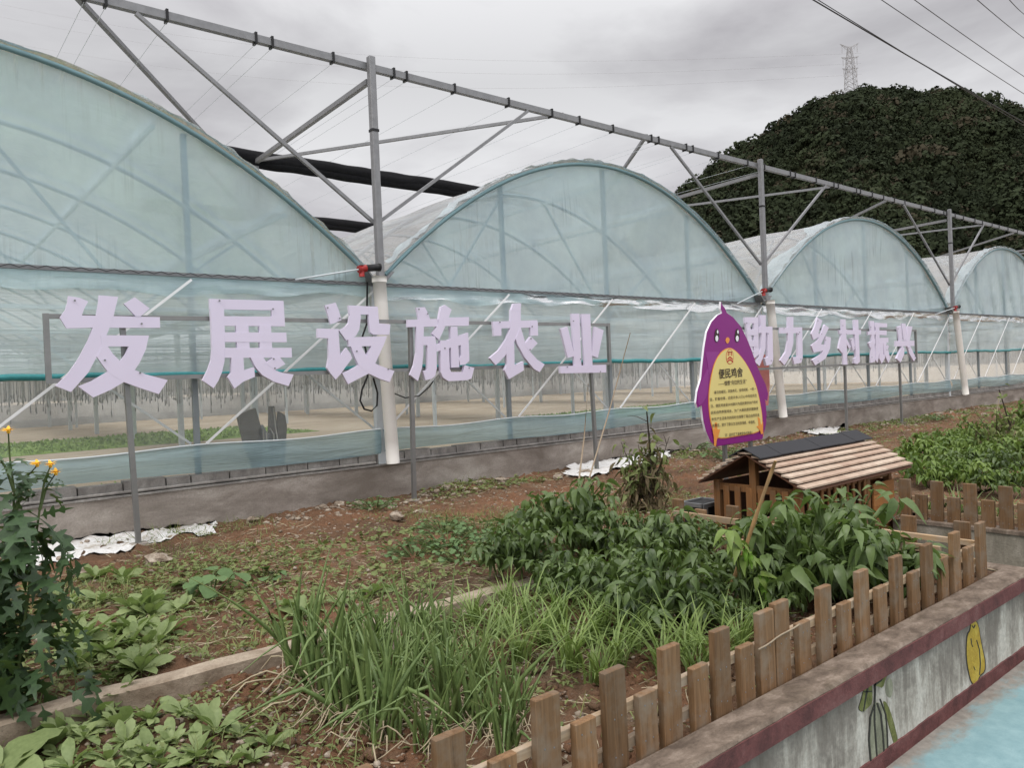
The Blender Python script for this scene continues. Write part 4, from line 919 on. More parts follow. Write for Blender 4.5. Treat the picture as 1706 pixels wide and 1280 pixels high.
# ================================================================== PICKET FENCES
def picket_mb(w_, th, h_, along='x'):
    if along == 'x': return MB().bbox(-w_ / 2, w_ / 2, 0, th, -.12, h_, .003)
    return MB().bbox(0, th, -w_ / 2, w_ / 2, -.12, h_, .003)
def picket(fence, px_, py_, h_, w_, along, tilt=0.0, lab=None):
    mb = picket_mb(w_, .032, h_, along)
    for z in (.048, .184):
        for q_ in (-.02, .02):
            q_ += random.uniform(-.006, .006); zz = z + random.uniform(-.008, .008)
            if along == 'x': mb.tube([(q_, -.0012, zz), (q_, .002, zz)], .0032, 6, 1)
            else: mb.tube([(-.0012, q_, zz), (.002, q_, zz)], .0032, 6, 1)
    o = mb.build('picket', [M['wood'], M['galvdark']], None); o.parent = fence
    o.location = (px_ - fence.location[0], py_ - fence.location[1], 0 - fence.location[2])
    o.rotation_euler = (0, tilt, 0) if along == 'x' else (tilt, 0, 0)
    if lab: o['label'] = lab
    return o
fn = thing('picket_fence', 'low weathered wooden picket fence along the near edge of the garden wall', 'fence', (3.4, 1.9, 0), 'low wooden picket fences')
tall = [-1.5, -1.1, -.7, -.25, .15, .55, .95, 1.26, 1.645, 1.975, 2.285, 2.61, 2.94, 3.065, 3.445, 3.83, 4.22, 4.62, 5.02, 5.44]
short = [-1.3, -.9, -.5, -.05, .35, .75, 1.1, 1.46, 1.82, 2.145, 2.465, 2.785, 3.25, 3.64, 4.03, 4.43, 4.835, 5.225]
for x in tall: picket(fn, x, 1.885, .352 + random.uniform(-.008, .01), .108 if x not in (2.94, 3.065) else .115, 'x', random.uniform(-.012, .012))
for x in short: picket(fn, x, 1.885, .228 + random.uniform(-.006, .008), .10, 'x', random.uniform(-.012, .012))
for z in (.03, .165): MB().bbox(-2, 5.48, 1.919, 1.945, z, z + .038, .002).build('rail', M['woodrail'], fn)
wt = MB().tube([(2.86 + .33 * t, 1.880 - .004 * math.sin(t * 9), .20 + .03 * t) for t in np.linspace(0, 1, 8)], .004, 5); wt.build('tie_wire', M['drystick'], fn, True)

fr_ = thing('picket_fence', 'reddish picket fence on the far concrete bed wall right of the coop', 'fence', (7.03, 2.4, 0), 'low wooden picket fences')
for i, y in enumerate(np.arange(3.06, -1.5, -.133)):
    picket(fr_, 7.03, y, .352 if i % 2 == 0 else .225, .10, 'y', random.uniform(-.01, .01))
for z in (.05, .165): MB().bbox(7.065, 7.09, -1.6, 3.12, z, z + .036, .002).build('rail', M['woodraily'], fr_)

fa_ = thing('picket_fence', 'plain rail fence running from the near fence to the coop beyond the pepper bushes', 'fence', (5.0, 2.9, 0), 'low wooden picket fences')
for z in (.075, .225): MB().bbox(4.93, 4.958, 1.95, 4.0, z, z + .045, .002).build('rail', M['woodraily'], fa_)
for i, y in enumerate((2.12, 2.5, 2.82, 3.1, 3.45, 3.75, 3.97)):
    picket(fa_, 4.96, y, (.225, .29, .36, .31, .36, .30, .36)[i], .10, 'y', random.uniform(-.02, .02))
fb_ = thing('picket_fence', 'short picket fence between the wall corner and the coop front', 'fence', (5.55, 2.2, 0), 'low wooden picket fences')
for z in (.05, .17): MB().bbox(5.51, 5.54, 1.95, 3.2, z, z + .036, .002).build('rail', M['woodraily'], fb_)
for i, y in enumerate((2.05, 2.40, 2.75, 3.1)): picket(fb_, 5.545, y, .318, .10, 'y', random.uniform(-.01, .01))

# ================================================================== CHICKEN COOP
cx0, cx1 = 5.47, 7.37; cyf, cyb, cyr = 3.13, 4.14, 3.66; zr_, ze = .72, .445
coop = thing('chicken_coop', 'small wooden chicken coop with shingled roof and black ridge felt by the bird board', 'coop', (6.4, 3.6, 0))
# roof boards: laps on both slopes
rt = thing('roof', None, None); rt.parent = coop
def slope_pt(t, side):   # t 0 ridge .. 1 eave
    y = cyr + (cyf - cyr) * t if side < 0 else cyr + (cyb - cyr) * t
    return y, zr_ + (ze - zr_) * (t ** 1.12)
for side in (-1, 1):
    n = 8
    for k in range(n):
        t0, t1 = k / n, (k + 1.10) / n
        y0, z0 = slope_pt(t0, side); y1, z1 = slope_pt(min(t1, 1.02), side); th = .014
        z0 += -.008; z1 += .020
        mb = MB(); nx_ = 16
        for q in range(nx_):
            xa = cx0 + .02 * (k % 2) * 0 + (cx1 - cx0) * q / nx_; xb = cx0 + (cx1 - cx0) * (q + 1) / nx_ + .0
            j = 0.0
            mb.add([(xa, y0, z0), (xb, y0, z0), (xb, y1, z1 + j), (xa, y1, z1 + j), (xa, y0, z0 - th), (xb, y0, z0 - th), (xb, y1, z1 - th + j), (xa, y1, z1 - th + j)], [(0, 1, 2, 3), (7, 6, 5, 4), (0, 4, 5, 1), (1, 5, 6, 2), (2, 6, 7, 3), (3, 7, 4, 0)] if side > 0 else [(3, 2, 1, 0), (4, 5, 6, 7), (1, 5, 4, 0), (2, 6, 5, 1), (3, 7, 6, 2), (0, 4, 7, 3)])
        o = mb.build('shingle_course', M['shingle'], None); o.parent = rt; o.location = -Vector(coop.location)
rc_ = MB(); 
for side in (-1, 1):
    for q in range(6):
        xa = cx0 - .015 + (cx1 - cx0 + .03) * q / 6; xb = cx0 - .015 + (cx1 - cx0 + .03) * (q + 1) / 6 + .012
        y0, z0 = slope_pt(0, side); y1, z1 = slope_pt(.30, side); dz = .030 + .003 * (q % 2)
        rc_.add([(xa, cyr, z0 + dz), (xb, cyr, z0 + dz), (xb, y1, z1 + dz - .004), (xa, y1, z1 + dz - .004), (xa, cyr, z0 + dz - .008), (xb, cyr, z0 + dz - .008), (xb, y1, z1 + dz - .014), (xa, y1, z1 + dz - .014)], [(0, 1, 2, 3), (7, 6, 5, 4), (0, 4, 5, 1), (1, 5, 6, 2), (2, 6, 7, 3), (3, 7, 4, 0)])
o = rc_.build('ridge_felt', M['felt'], None); o.parent = rt; o.location = -Vector(coop.location)
# under-roof boards
for side in (-1, 1):
    y1, z1 = slope_pt(1.0, side); mb = MB()
    mb.add([(cx0 + .01, cyr, zr_ - .035), (cx1 - .01, cyr, zr_ - .035), (cx1 - .01, y1, z1 - .03), (cx0 + .01, y1, z1 - .03), (cx0 + .01, cyr, zr_ - .022), (cx1 - .01, cyr, zr_ - .022), (cx1 - .01, y1, z1 - .012), (cx0 + .01, y1, z1 - .012)], [(0, 1, 2, 3), (7, 6, 5, 4), (0, 4, 5, 1), (1, 5, 6, 2), (2, 6, 7, 3), (3, 7, 4, 0)])
    o = mb.build('under_board', M['coopdark'], None); o.parent = rt; o.location = -Vector(coop.location)
gx = 5.60; wy0, wy1 = 3.26, 4.02
for (x, y, zt) in ((gx, wy0, .45), (gx, wy1, .45), (gx, cyr, .66), (7.14, wy0, .45), (7.14, wy1, .45), (6.72, wy0, .45)):
    MB().bbox(x - .03, x + .03, y - .03, y + .03, -.55 if x > 5.9 else -.1, zt, .004).build('post', M['coopwood'], coop)
for z in (.06, .36): MB().bbox(gx - .018, gx + .018, wy0, wy1, z, z + .06, .003).build('gable_rail', M['coopwood'], coop)
for y in np.linspace(wy0 + .10, wy1 - .10, 6):
    MB().bbox(gx - .034, gx - .019, y - .028, y + .028, .0, .40, .002).build('slat', M['coopwood'], coop)
MB().bbox(gx, 7.12, wy0 - .02, wy0 + .02, .36, .42, .003).build('front_rail', M['coopwood'], coop)
MB().bbox(gx, 7.12, wy0 - .02, wy0 + .02, .03, .08, .003).build('front_rail', M['coopwood'], coop)
for x in np.arange(gx + .10, 6.70, .105): MB().bbox(x - .02, x + .02, wy0 - .036, wy0 - .021, .02, .43, .002).build('slat', M['coopwood'], coop)
for k in range(6):
    MB().bbox(6.76, 7.16, wy0 - .052, wy0 - .032, -.30 + k * .105, -.30 + k * .105 + .101, .003).build('plank', M['coopplank'], coop)
    MB().bbox(7.145, 7.165, wy0 - .03, wy1, -.30 + k * .105, -.30 + k * .105 + .101, .003).build('plank', M['coopplank'], coop)
MB().box(6.70, 6.715, wy0 + .02, wy1, -.3, .43).build('inner_wall', M['coopdark'], coop)
MB().box(gx + .03, 7.12, wy1 - .02, wy1 + .01, -.05, .43).build('back_wall', M['coopdark'], coop)
MB().box(gx, 7.12, wy0, wy1, -.05, -.02).build('coop_floor', M['coopdark'], coop)

# black crate and bamboo pole near the coop
p_ = P(1172, 870, Z=.02); bx = thing('plastic_box', 'open grey black plastic box standing left of the chicken coop', 'box', tuple(p_))
mb = MB(); a, b_ = .15, .12
mb.bbox(p_[0] - a, p_[0] + a, p_[1] - b_, p_[1] + b_, 0, .20, .006); mb.build('box_body', M['black'], bx)
MB().box(p_[0] - a - .012, p_[0] + a + .012, p_[1] - b_ - .012, p_[1] - b_ + .012, .18, .215).box(p_[0] - a - .012, p_[0] + a + .012, p_[1] + b_ - .012, p_[1] + b_ + .012, .18, .215).box(p_[0] - a - .012, p_[0] - a + .012, p_[1] - b_, p_[1] + b_, .18, .215).box(p_[0] + a - .012, p_[0] + a + .012, p_[1] - b_, p_[1] + b_, .18, .215).build('rim', M['galvdark'], bx)
MB().box(p_[0] - a - .01, p_[0] - a + .05, p_[1] - b_ - .012, p_[1] - b_ - .002, .01, .18).build('side_panel', M['postgrey'], bx)
b0 = P(1200, 1022, Z=-.04); b1_ = P(1294, 768, Y=2.34)
tag(MB().tube([b0 + (b1_ - b0) * t + np.array([.012 * math.sin(t * 5), 0, 0]) for t in np.linspace(0, 1, 14)], [.0135 - .005 * t + (.0025 if i % 4 == 0 else 0) for i, t in enumerate(np.linspace(0, 1, 14))], 8).build('bamboo_pole', M['bamboo'], None, True), 'thick leaning bamboo pole among pepper bushes in front of the coop', 'pole')
for (a, b_, ya, lab) in (((962, 822), (980, 640), 6.3, 'thin dry stick leaning beside the letter sign post'), ((975, 820), (1050, 555), 6.3, 'long thin grey stick leaning right near the letter sign end'), ((1652, 760), (1664, 662), 5.2, 'pale dry stake standing in the far right shrub')):
    tag(MB().tube([P(*a, Y=ya), (P(*a, Y=ya) + P(*b_, Y=ya + .15)) / 2 + np.array([.02, 0, 0]), P(*b_, Y=ya + .25)], [.011, .009, .006], 6).build('dry_stick', M['drystick'], None, True), lab, 'stick', 'dry sticks stuck in the soil')

# concrete edging across the beds
ked = MB(); xs_ = np.linspace(-1.5, 3.75, 150); V = []
for x in xs_:
    j = .008 * math.sin(x * 3.3) + .005 * math.sin(x * 11); V += [(x, 3.93 + j, -.2), (x, 3.925 + j, .018), (x, 3.94 + j, .03 + j * .4), (x, 4.03 + j, .03 + j * .4), (x, 4.045 + j, .018), (x, 4.05 + j, -.2)]
ked.add(V, [(i * 6 + k, i * 6 + 6 + k, i * 6 + 7 + k, i * 6 + 1 + k) for i in range(149) for k in range(5)])
ked.add([V[-6 + k] for k in range(6)], [(0, 1, 2, 3, 4, 5)])
tag(ked.build('concrete_edging', M['kerb']), 'low narrow concrete edging strip dividing the two vegetable beds', 'edging')

# white plastic sheets lying along the wall foot
def sheet(name, pts, z, label, seed, amp=.012, zcol=None):
    q = [P(x, y, Z=z)[:2] for x, y in pts]; q = np.array(q); mn, mx_ = q.min(0), q.max(0)
    n = 46; xs_ = np.linspace(mn[0], mx_[0], n); ys_ = np.linspace(mn[1], mx_[1], max(10, n // 3)); V = {}; mb = MB(); idx = {}
    def inside(x, y):
        c = False
        for i in range(len(q)):
            (x1, y1), (x2, y2) = q[i], q[i - 1]
            if (y1 > y) != (y2 > y) and x < (x2 - x1) * (y - y1) / (y2 - y1) + x1: c = not c
        return c
    vs_ = []; fs_ = []
    for i, x in enumerate(xs_):
        for j, y in enumerate(ys_):
            idx[i, j] = len(vs_); X_ = np.array([x]); Y_ = np.array([y])
            vs_.append((x, min(y, YF - .01), float(soil_z(X_, Y_)[0]) + .012 + amp * float(fbm(X_ * 6, Y_ * 6, 4, seed)[0])))
    for i in range(len(xs_) - 1):
        for j in range(len(ys_) - 1):
            if inside((xs_[i] + xs_[i + 1]) / 2 + random.uniform(-.02, .02), (ys_[j] + ys_[j + 1]) / 2): fs_.append((idx[i, j], idx[i + 1, j], idx[i + 1, j + 1], idx[i, j + 1]))
    mb.add(vs_, fs_); return tag(mb.build(name, M['plastic'], None, True), label, 'plastic sheet', 'white sheets along the wall foot')
sheet('plastic_sheet', [(20, 958), (120, 940), (240, 915), (345, 896), (365, 882), (340, 872), (200, 884), (80, 900), (20, 912)], .0, 'crumpled white plastic sheet under the first letter post at left', 5)
sheet('plastic_sheet', [(940, 800), (1000, 795), (1060, 780), (1115, 768), (1130, 756), (1090, 752), (1010, 765), (950, 780)], .0, 'white plastic scrap behind the withered plant at the wall foot', 6, .05)
sheet('plastic_sheet', [(1325, 727), (1360, 730), (1400, 727), (1395, 716), (1350, 714)], .0, 'small white plastic scrap on soil above the coop ridge', 8, .05)

# grey boards lying inside the greenhouse
gb = thing('folded_board', 'dark grey leaning boards with pale hoses behind the clear greenhouse film', 'boards', tuple(P(440, 760, Y=8.7)))
for poly, mt in (([(395, 692), (425, 680), (434, 712), (440, 745), (438, 790), (425, 790), (405, 735)], 'cardboard'), ([(449, 677), (456, 677), (459, 695), (458, 790), (447, 790)], 'cardboard'), ([(464, 686), (474, 692), (477, 710), (473, 790), (461, 790), (462, 705)], 'cardboard'), ([(430, 715), (437, 708), (446, 725), (452, 718), (462, 730), (464, 790), (432, 790)], 'galvdark')):
    q = [P(x, y, Y=8.7) for x, y in poly]
    MB().prism([(p[0], p[2]) for p in q][::-1], lambda a, c: (a, 8.68, c), lambda a, c: (a, 8.74, c)).build('board', M[mt], gb)
for l_ in ([(439, 790), (439, 715)], [(446, 790), (444, 722), (450, 714), (456, 724), (457, 790)], [(456, 680), (459, 712), (463, 735)]):
    MB().tube([P(x, y, Y=8.64) for x, y in l_], .008, 6).build('hose', M['hose'], gb, True)
# short roof prop details: rocks by the wall
st_m = []
for s_i in range(4):
    mb = MB(); n_a, n_b = 9, 6; V = []; rr = np.random.default_rng(50 + s_i)
    for a in range(n_b + 1):
        th_ = math.pi * a / n_b
        for c_ in range(n_a):
            ph = 2 * math.pi * c_ / n_a; k_ = 1 + rr.normal(0, .13); V.append((k_ * math.sin(th_) * math.cos(ph), k_ * .75 * math.sin(th_) * math.sin(ph), k_ * .5 * math.cos(th_)))
    mb.add(V, [(a * n_a + c_, (a + 1) * n_a + c_, (a + 1) * n_a + (c_ + 1) % n_a, a * n_a + (c_ + 1) % n_a) for a in range(n_b) for c_ in range(n_a)])
    me_o = mb.build('rock', M['stone']); st_m.append(me_o.data); bpy.data.objects.remove(me_o)
rocks = [(410, 865), (520, 846), (545, 842), (585, 838), (640, 838), (742, 822), (800, 812), (835, 808), (905, 800), (930, 797), (975, 790), (1120, 752), (1545, 696), (1565, 692), (1585, 690), (1605, 688), (1480, 702), (1640, 690), (130, 955), (262, 935), (700, 850), (660, 862)]
for k, (x, y) in enumerate(rocks):
    p_ = P(x, y, Z=.03); o = bpy.data.objects.new('rock', st_m[k % 4]); COL.objects.link(o); s_k = random.uniform(.05, .11)
    yy_ = min(p_[1], 7.86); zz_ = float(soil_z(np.array([p_[0]]), np.array([yy_]))[0]) + s_k * .15
    o.location = (p_[0], yy_, zz_); o.scale = (s_k * 1.2, s_k, s_k); o.rotation_euler = (0, 0, random.uniform(0, 6.28))
    tag(o, 'small grey rock among rubble along the foot of the greenhouse wall', 'rock', 'rocks along the greenhouse wall foot')

# ================================================================== POWER LINES AND PYLON
def dirp(x, y, dist):
    r = ROT @ cdir(x, y); r /= np.linalg.norm(r[:2]); return np.array([0, 0, CAM_Z]) + r * dist
for (a, b_, r_, lab, g) in (((1352, 0), (1706, 203), .022, 'thick lower overhead cable of the close pair at upper right', 1), ((1360, 0), (1706, 208), .014, 'thin upper overhead cable of the close pair at upper right', 1),
                            ((1466, 0), (1706, 155), .013, 'single overhead cable between the close pair and the right cables', 1), ((1521, 0), (1706, 126), .013, 'third overhead cable from the right, near the hill sky', 1), ((1626, 0), (1706, 62), .013, 'second overhead cable from the right corner of the sky', 1), ((1680, 0), (1706, 22), .013, 'overhead cable cutting the upper right corner', 1)):
    d0, d1 = 26.0, 40.0; p0 = dirp(*a, d0); p1 = dirp(*b_, d1); e0 = p0 + (p0 - p1) * .8; e1 = p1 + (p1 - p0) * 1.5
    pts = [e0 + (e1 - e0) * t + np.array([0, 0, -.25 * math.sin(math.pi * t)]) + np.array([0, 0, .22]) for t in np.linspace(0, 1, 24)]
    cable('overhead_cable', pts, r_, M['black'], lab, 'cable', 'overhead cables across the sky', 6)
h0 = dirp(1438, 50, 30.5)
py_d = 452.0; base = dirp(1418, 152, py_d); topp = dirp(1416, 78, py_d); base[2] -= 6
pl = thing('power_pylon', 'grey lattice power pylon on top of the wooded hill', 'pylon', tuple(base))
Hh = topp[2] - base[2]; hw = 3.0; r0 = .19
def lat(z): 
    t = z / Hh; return hw * (1 - t) ** .8 * .8 + .75
lv = list(np.linspace(0, Hh, 12)); mb = MB()
ang = math.radians(138); ca, sa = math.cos(ang), math.sin(ang)
def pp(x, y, z): return (base[0] + x * ca - y * sa, base[1] + x * sa + y * ca, base[2] + z)
for i in range(len(lv) - 1):
    a, c_ = lat(lv[i]), lat(lv[i + 1]); q0 = [pp(sx_ * a, sy_ * a, lv[i]) for sx_, sy_ in ((-1, -1), (1, -1), (1, 1), (-1, 1))]; q1 = [pp(sx_ * c_, sy_ * c_, lv[i + 1]) for sx_, sy_ in ((-1, -1), (1, -1), (1, 1), (-1, 1))]
    for k in range(4):
        mb.bar(q0[k], q1[k], r0 * 1.3); mb.bar(q0[k], q1[(k + 1) % 4], r0 * .7); mb.bar(q0[(k + 1) % 4], q1[k], r0 * .7); mb.bar(q1[k], q1[(k + 1) % 4], r0 * .7)
M['pylon'] = m_plain('pylon_steel', (.36, .36, .37), .6, .1, .1, 1)
mb.build('tower', M['pylon'], pl)
for zf_, ar_, up_ in ((.98, 5.0, 2.6), (.80, 4.6, .7), (.60, 4.3, .7)):
    for sd_ in (-1, 1):
        m2 = MB(); z = Hh * zf_; m2.bar(pp(0, -.7, z), pp(sd_ * ar_, 0, z + up_), r0); m2.bar(pp(0, .7, z), pp(sd_ * ar_, 0, z + up_), r0); m2.bar(pp(0, 0, z - 2), pp(sd_ * ar_, 0, z + up_), r0); m2.bar(pp(sd_ * ar_ * .5, 0, z - 1), pp(sd_ * ar_ * .5, 0, z + up_ * .5), r0 * .6)
        m2.bar(pp(sd_ * ar_ * .8, 0, z + up_ * .8), pp(sd_ * ar_ * .8, 0, z + up_ * .8 - 4.5), r0 * 1.1)
        m2.build('cross_arm', M['pylon'], pl)
for k, (a, dz) in enumerate((((560, 62), 0), ((640, 100), -6), ((560, 130), -13))):
    e1 = np.array(pp(-6, 0, Hh * (.98, .8, .6)[k] - 3)); e0 = dirp(a[0] - 900, a[1] - 130, 620)
    pts = [e0 + (e1 - e0) * t + np.array([0, 0, -26 * math.sin(math.pi * t)]) for t in np.linspace(0, 1, 40)]
    cable('transmission_line', pts, .035, M['pylon'], 'faint transmission line sagging left from the hilltop pylon', 'transmission line', 'transmission lines from the pylon', 4)

# ================================================================== VEGETATION
def leaf_tpl(n=5, prof='ovate', curve=.35, fold=.25, wave=0.0):
    """leaf of unit length along +x, face up +z; returns V, F"""
    t = np.linspace(0, 1, n + 1)
    if prof == 'ovate': wd = np.sin(np.pi * t ** .66) ** 1.1 * .205 + .003
    elif prof == 'lance': wd = np.sin(np.pi * t ** .8) * .12 + .003
    elif prof == 'spoon': wd = np.where(t < .25, .045 + .05 * t, 0) + np.where(t >= .25, np.sin(np.pi * np.clip((t - .12) / .88, 0, 1) ** 1.3) ** .55 * .195, 0) + .004
    elif prof == 'blade': wd = (.028 * (1 - t ** 2.2) + .001) * 1.0
    elif prof == 'round': wd = np.sin(np.pi * np.clip(t, .04, .985) ** .8) ** .6 * .5
    x = t - .12 * curve * t ** 2; z = -curve * t ** 2
    V = []
    for i in range(n + 1):
        wv = wave * math.sin(i * 2.3)
        V += [(x[i], wd[i], z[i] + fold * wd[i] + wv), (x[i], 0, z[i]), (x[i], -wd[i], z[i] + fold * wd[i] - wv)]
    F = []
    for i in range(n):
        a = i * 3; F += [(a, a + 1, a + 4, a + 3), (a + 1, a + 2, a + 5, a + 4)]
    return np.array(V, float), np.array(F)
def lobed_tpl(curve=.5):
    half = [(0, 0.004), (.10, .03), (.16, .04), (.24, .20), (.30, .27), (.31, .08), (.40, .07), (.50, .25), (.56, .28), (.57, .07), (.66, .06), (.76, .17), (.80, .175), (.81, .05), (.9, .035), (1, 0.0)]
    V = []; F = []
    for x, y in half: V += [(x, y, .16 * y - curve * x * x - .25 * y * y), (x, 0, -curve * x * x), (x, -y, .16 * y - curve * x * x - .25 * y * y)]
    for i in range(len(half) - 1): a = i * 3; F += [(a, a + 1, a + 4, a + 3), (a + 1, a + 2, a + 5, a + 4)]
    return np.array(V, float), np.array(F)
def frames(d, up=None, roll=.3):
    d = d / np.linalg.norm(d, axis=1, keepdims=True); u = np.tile([0, 0, 1.0], (len(d), 1)) + RNG.normal(0, roll, d.shape)
    y = np.cross(u, d); y /= np.linalg.norm(y, axis=1, keepdims=True) + 1e-9; z = np.cross(d, y)
    return np.stack([d, y, z], 1)     # rows are axes
def scatter(mb, tpl, pos, d, size, tint, roll=.3, wide=1.0, mi=0):
    V0, F0 = tpl; k = len(pos)
    if k == 0: return
    R = frames(np.asarray(d, float), roll=roll); S = np.asarray(size, float).reshape(-1, 1, 1)
    V = np.einsum('ni,kij->knj', V0 * np.array([1, wide, 1]), R) * S + np.asarray(pos)[:, None, :]
    F = (F0[None] + (np.arange(k) * len(V0))[:, None, None]).reshape(-1, F0.shape[1])
    mb.arr(V.reshape(-1, 3), F, np.repeat(np.asarray(tint), len(V0)), mi)
def unit(az, el): return np.stack([np.cos(az) * np.cos(el), np.sin(az) * np.cos(el), np.sin(el)], -1)
def gz(x, y): return float(soil_z(np.array([x]), np.array([y]))[0])
def gpos(px_, py_):
    p = P(px_, py_, Z=-.02)
    for _ in range(3): p = P(px_, py_, Z=gz(p[0], p[1]))
    return p
def place_copy(protos, k, loc, rz, sc_, label, group, first):
    o = protos[k % len(protos)]
    if o.name not in first:
        first.add(o.name); o.location = loc; o.rotation_euler = (0, 0, rz); o.scale = (sc_,) * 3; o['label'] = label
        if group: o['group'] = group
        return o
    return dup(o, loc, rz, sc_, label, group)

OV = [leaf_tpl(5, 'ovate', c, f) for c, f in ((.35, .3), (.65, .4), (.95, .3), (.5, .6))]
def pepper_plant(seed, rad=.33, hgt=.50, tips=44, mat='pepper', lsz=(.06, .125), name='pepper_plant'):
    global RNG
    RNG = np.random.default_rng(seed); t = thing(name, 'x', 'plant')
    st = MB(); lf = MB()
    az = RNG.uniform(0, 2 * np.pi, tips); rr = rad * np.sqrt(RNG.uniform(.02, 1, tips)); zz = hgt * (1 - .45 * (rr / rad) ** 2) * RNG.uniform(.5, 1.25, tips)
    tp = np.stack([rr * np.cos(az), rr * np.sin(az), zz], -1)
    fork = np.array([0, 0, hgt * .28]); st.tube([(0, 0, -.03), (.01, .005, hgt * .15), tuple(fork)], [.010, .009, .008], 6)
    for p in tp:
        m_ = fork * .55 + p * .45 + np.array([0, 0, .03]); st.tube([tuple(fork), tuple(m_), tuple(p)], [.006, .0045, .003], 5)
    for p in tp:
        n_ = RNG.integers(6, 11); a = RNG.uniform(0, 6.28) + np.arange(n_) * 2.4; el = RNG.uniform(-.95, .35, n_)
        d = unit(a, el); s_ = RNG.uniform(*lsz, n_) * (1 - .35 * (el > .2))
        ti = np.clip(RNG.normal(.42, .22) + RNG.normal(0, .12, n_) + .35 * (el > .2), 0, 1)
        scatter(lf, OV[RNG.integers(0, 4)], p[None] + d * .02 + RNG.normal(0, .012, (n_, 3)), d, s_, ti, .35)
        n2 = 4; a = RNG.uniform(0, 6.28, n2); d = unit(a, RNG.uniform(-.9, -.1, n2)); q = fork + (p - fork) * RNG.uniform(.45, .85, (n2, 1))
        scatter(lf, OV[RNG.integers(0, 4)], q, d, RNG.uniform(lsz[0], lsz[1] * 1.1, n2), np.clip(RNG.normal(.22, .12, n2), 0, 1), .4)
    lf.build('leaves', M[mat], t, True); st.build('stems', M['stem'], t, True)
    return t
def add_fruit(t, pts):
    for (x, y, z, l_) in pts:
        MB().tube([(x, y, z + .03), (x, y, z)], .003, 5).build('fruit_stalk', M['stem'], t, True)
        MB().tube([(x, y, z), (x + .003, y, z - l_ * .25), (x + .01, y, z - l_ * .6), (x + .02, y + .005, z - l_)], [.010, .016, .012, .002], 9).build('pepper_fruit', M['fruit'], t, True)
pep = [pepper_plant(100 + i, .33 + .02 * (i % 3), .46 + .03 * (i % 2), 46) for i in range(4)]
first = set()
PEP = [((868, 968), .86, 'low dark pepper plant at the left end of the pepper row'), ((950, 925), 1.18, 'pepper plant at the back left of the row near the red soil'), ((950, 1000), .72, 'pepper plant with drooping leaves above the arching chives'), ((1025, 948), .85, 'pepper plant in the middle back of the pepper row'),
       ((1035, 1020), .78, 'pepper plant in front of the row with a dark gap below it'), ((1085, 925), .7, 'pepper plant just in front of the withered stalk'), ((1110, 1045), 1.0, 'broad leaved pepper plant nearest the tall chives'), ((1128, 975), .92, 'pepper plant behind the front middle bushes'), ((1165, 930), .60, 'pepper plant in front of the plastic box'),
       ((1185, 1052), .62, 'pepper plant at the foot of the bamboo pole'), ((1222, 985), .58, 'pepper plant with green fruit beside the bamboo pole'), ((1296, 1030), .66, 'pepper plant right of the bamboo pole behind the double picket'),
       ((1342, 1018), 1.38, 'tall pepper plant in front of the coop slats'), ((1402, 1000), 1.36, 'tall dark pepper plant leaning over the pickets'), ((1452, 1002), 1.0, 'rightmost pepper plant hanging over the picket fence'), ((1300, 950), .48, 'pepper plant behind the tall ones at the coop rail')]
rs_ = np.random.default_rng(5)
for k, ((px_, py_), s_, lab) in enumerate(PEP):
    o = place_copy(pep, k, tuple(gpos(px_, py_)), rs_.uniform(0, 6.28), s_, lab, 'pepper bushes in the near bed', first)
    if 'green fruit' in lab or 'right of the bamboo' in lab:
        pass
ft = thing('pepper_plant', 'fruiting pepper branch with pale green peppers next to the bamboo pole', 'plant', tuple(gpos(1245, 1045)), 'pepper bushes in the near bed')
RNG = np.random.default_rng(77); lf = MB(); st = MB(); b0_ = np.array(ft.location)
tips_ = [np.array([-.02, -.02, .42]), np.array([.10, .03, .36]), np.array([.03, -.05, .30]), np.array([.16, -.02, .26]), np.array([-.08, 0, .50]), np.array([-.12, .02, .58])]
for p in tips_:
    st.tube([tuple(b0_), tuple(b0_ + p * .5 + np.array([0, 0, .06])), tuple(b0_ + p)], [.006, .005, .003], 5)
    n_ = 7; a = RNG.uniform(0, 6.28) + np.arange(n_) * 2.4; d = unit(a, RNG.uniform(-.6, .3, n_)); scatter(lf, OV[1], b0_ + p + d * .01, d, RNG.uniform(.08, .13, n_), np.clip(RNG.normal(.75, .15, n_), 0, 1))
lf.build('leaves', M['pepper2'], ft, True); st.build('stems', M['stem'], ft, True)
add_fruit(ft, [tuple(b0_ + np.array(v)) + (l_,) for v, l_ in (((.04, -.07, .30), .12), ((.07, -.08, .31), .11), ((.10, -.07, .29), .12), ((.05, -.09, .24), .10), ((-.07, -.05, .47), .11), ((-.05, -.07, .45), .10))])

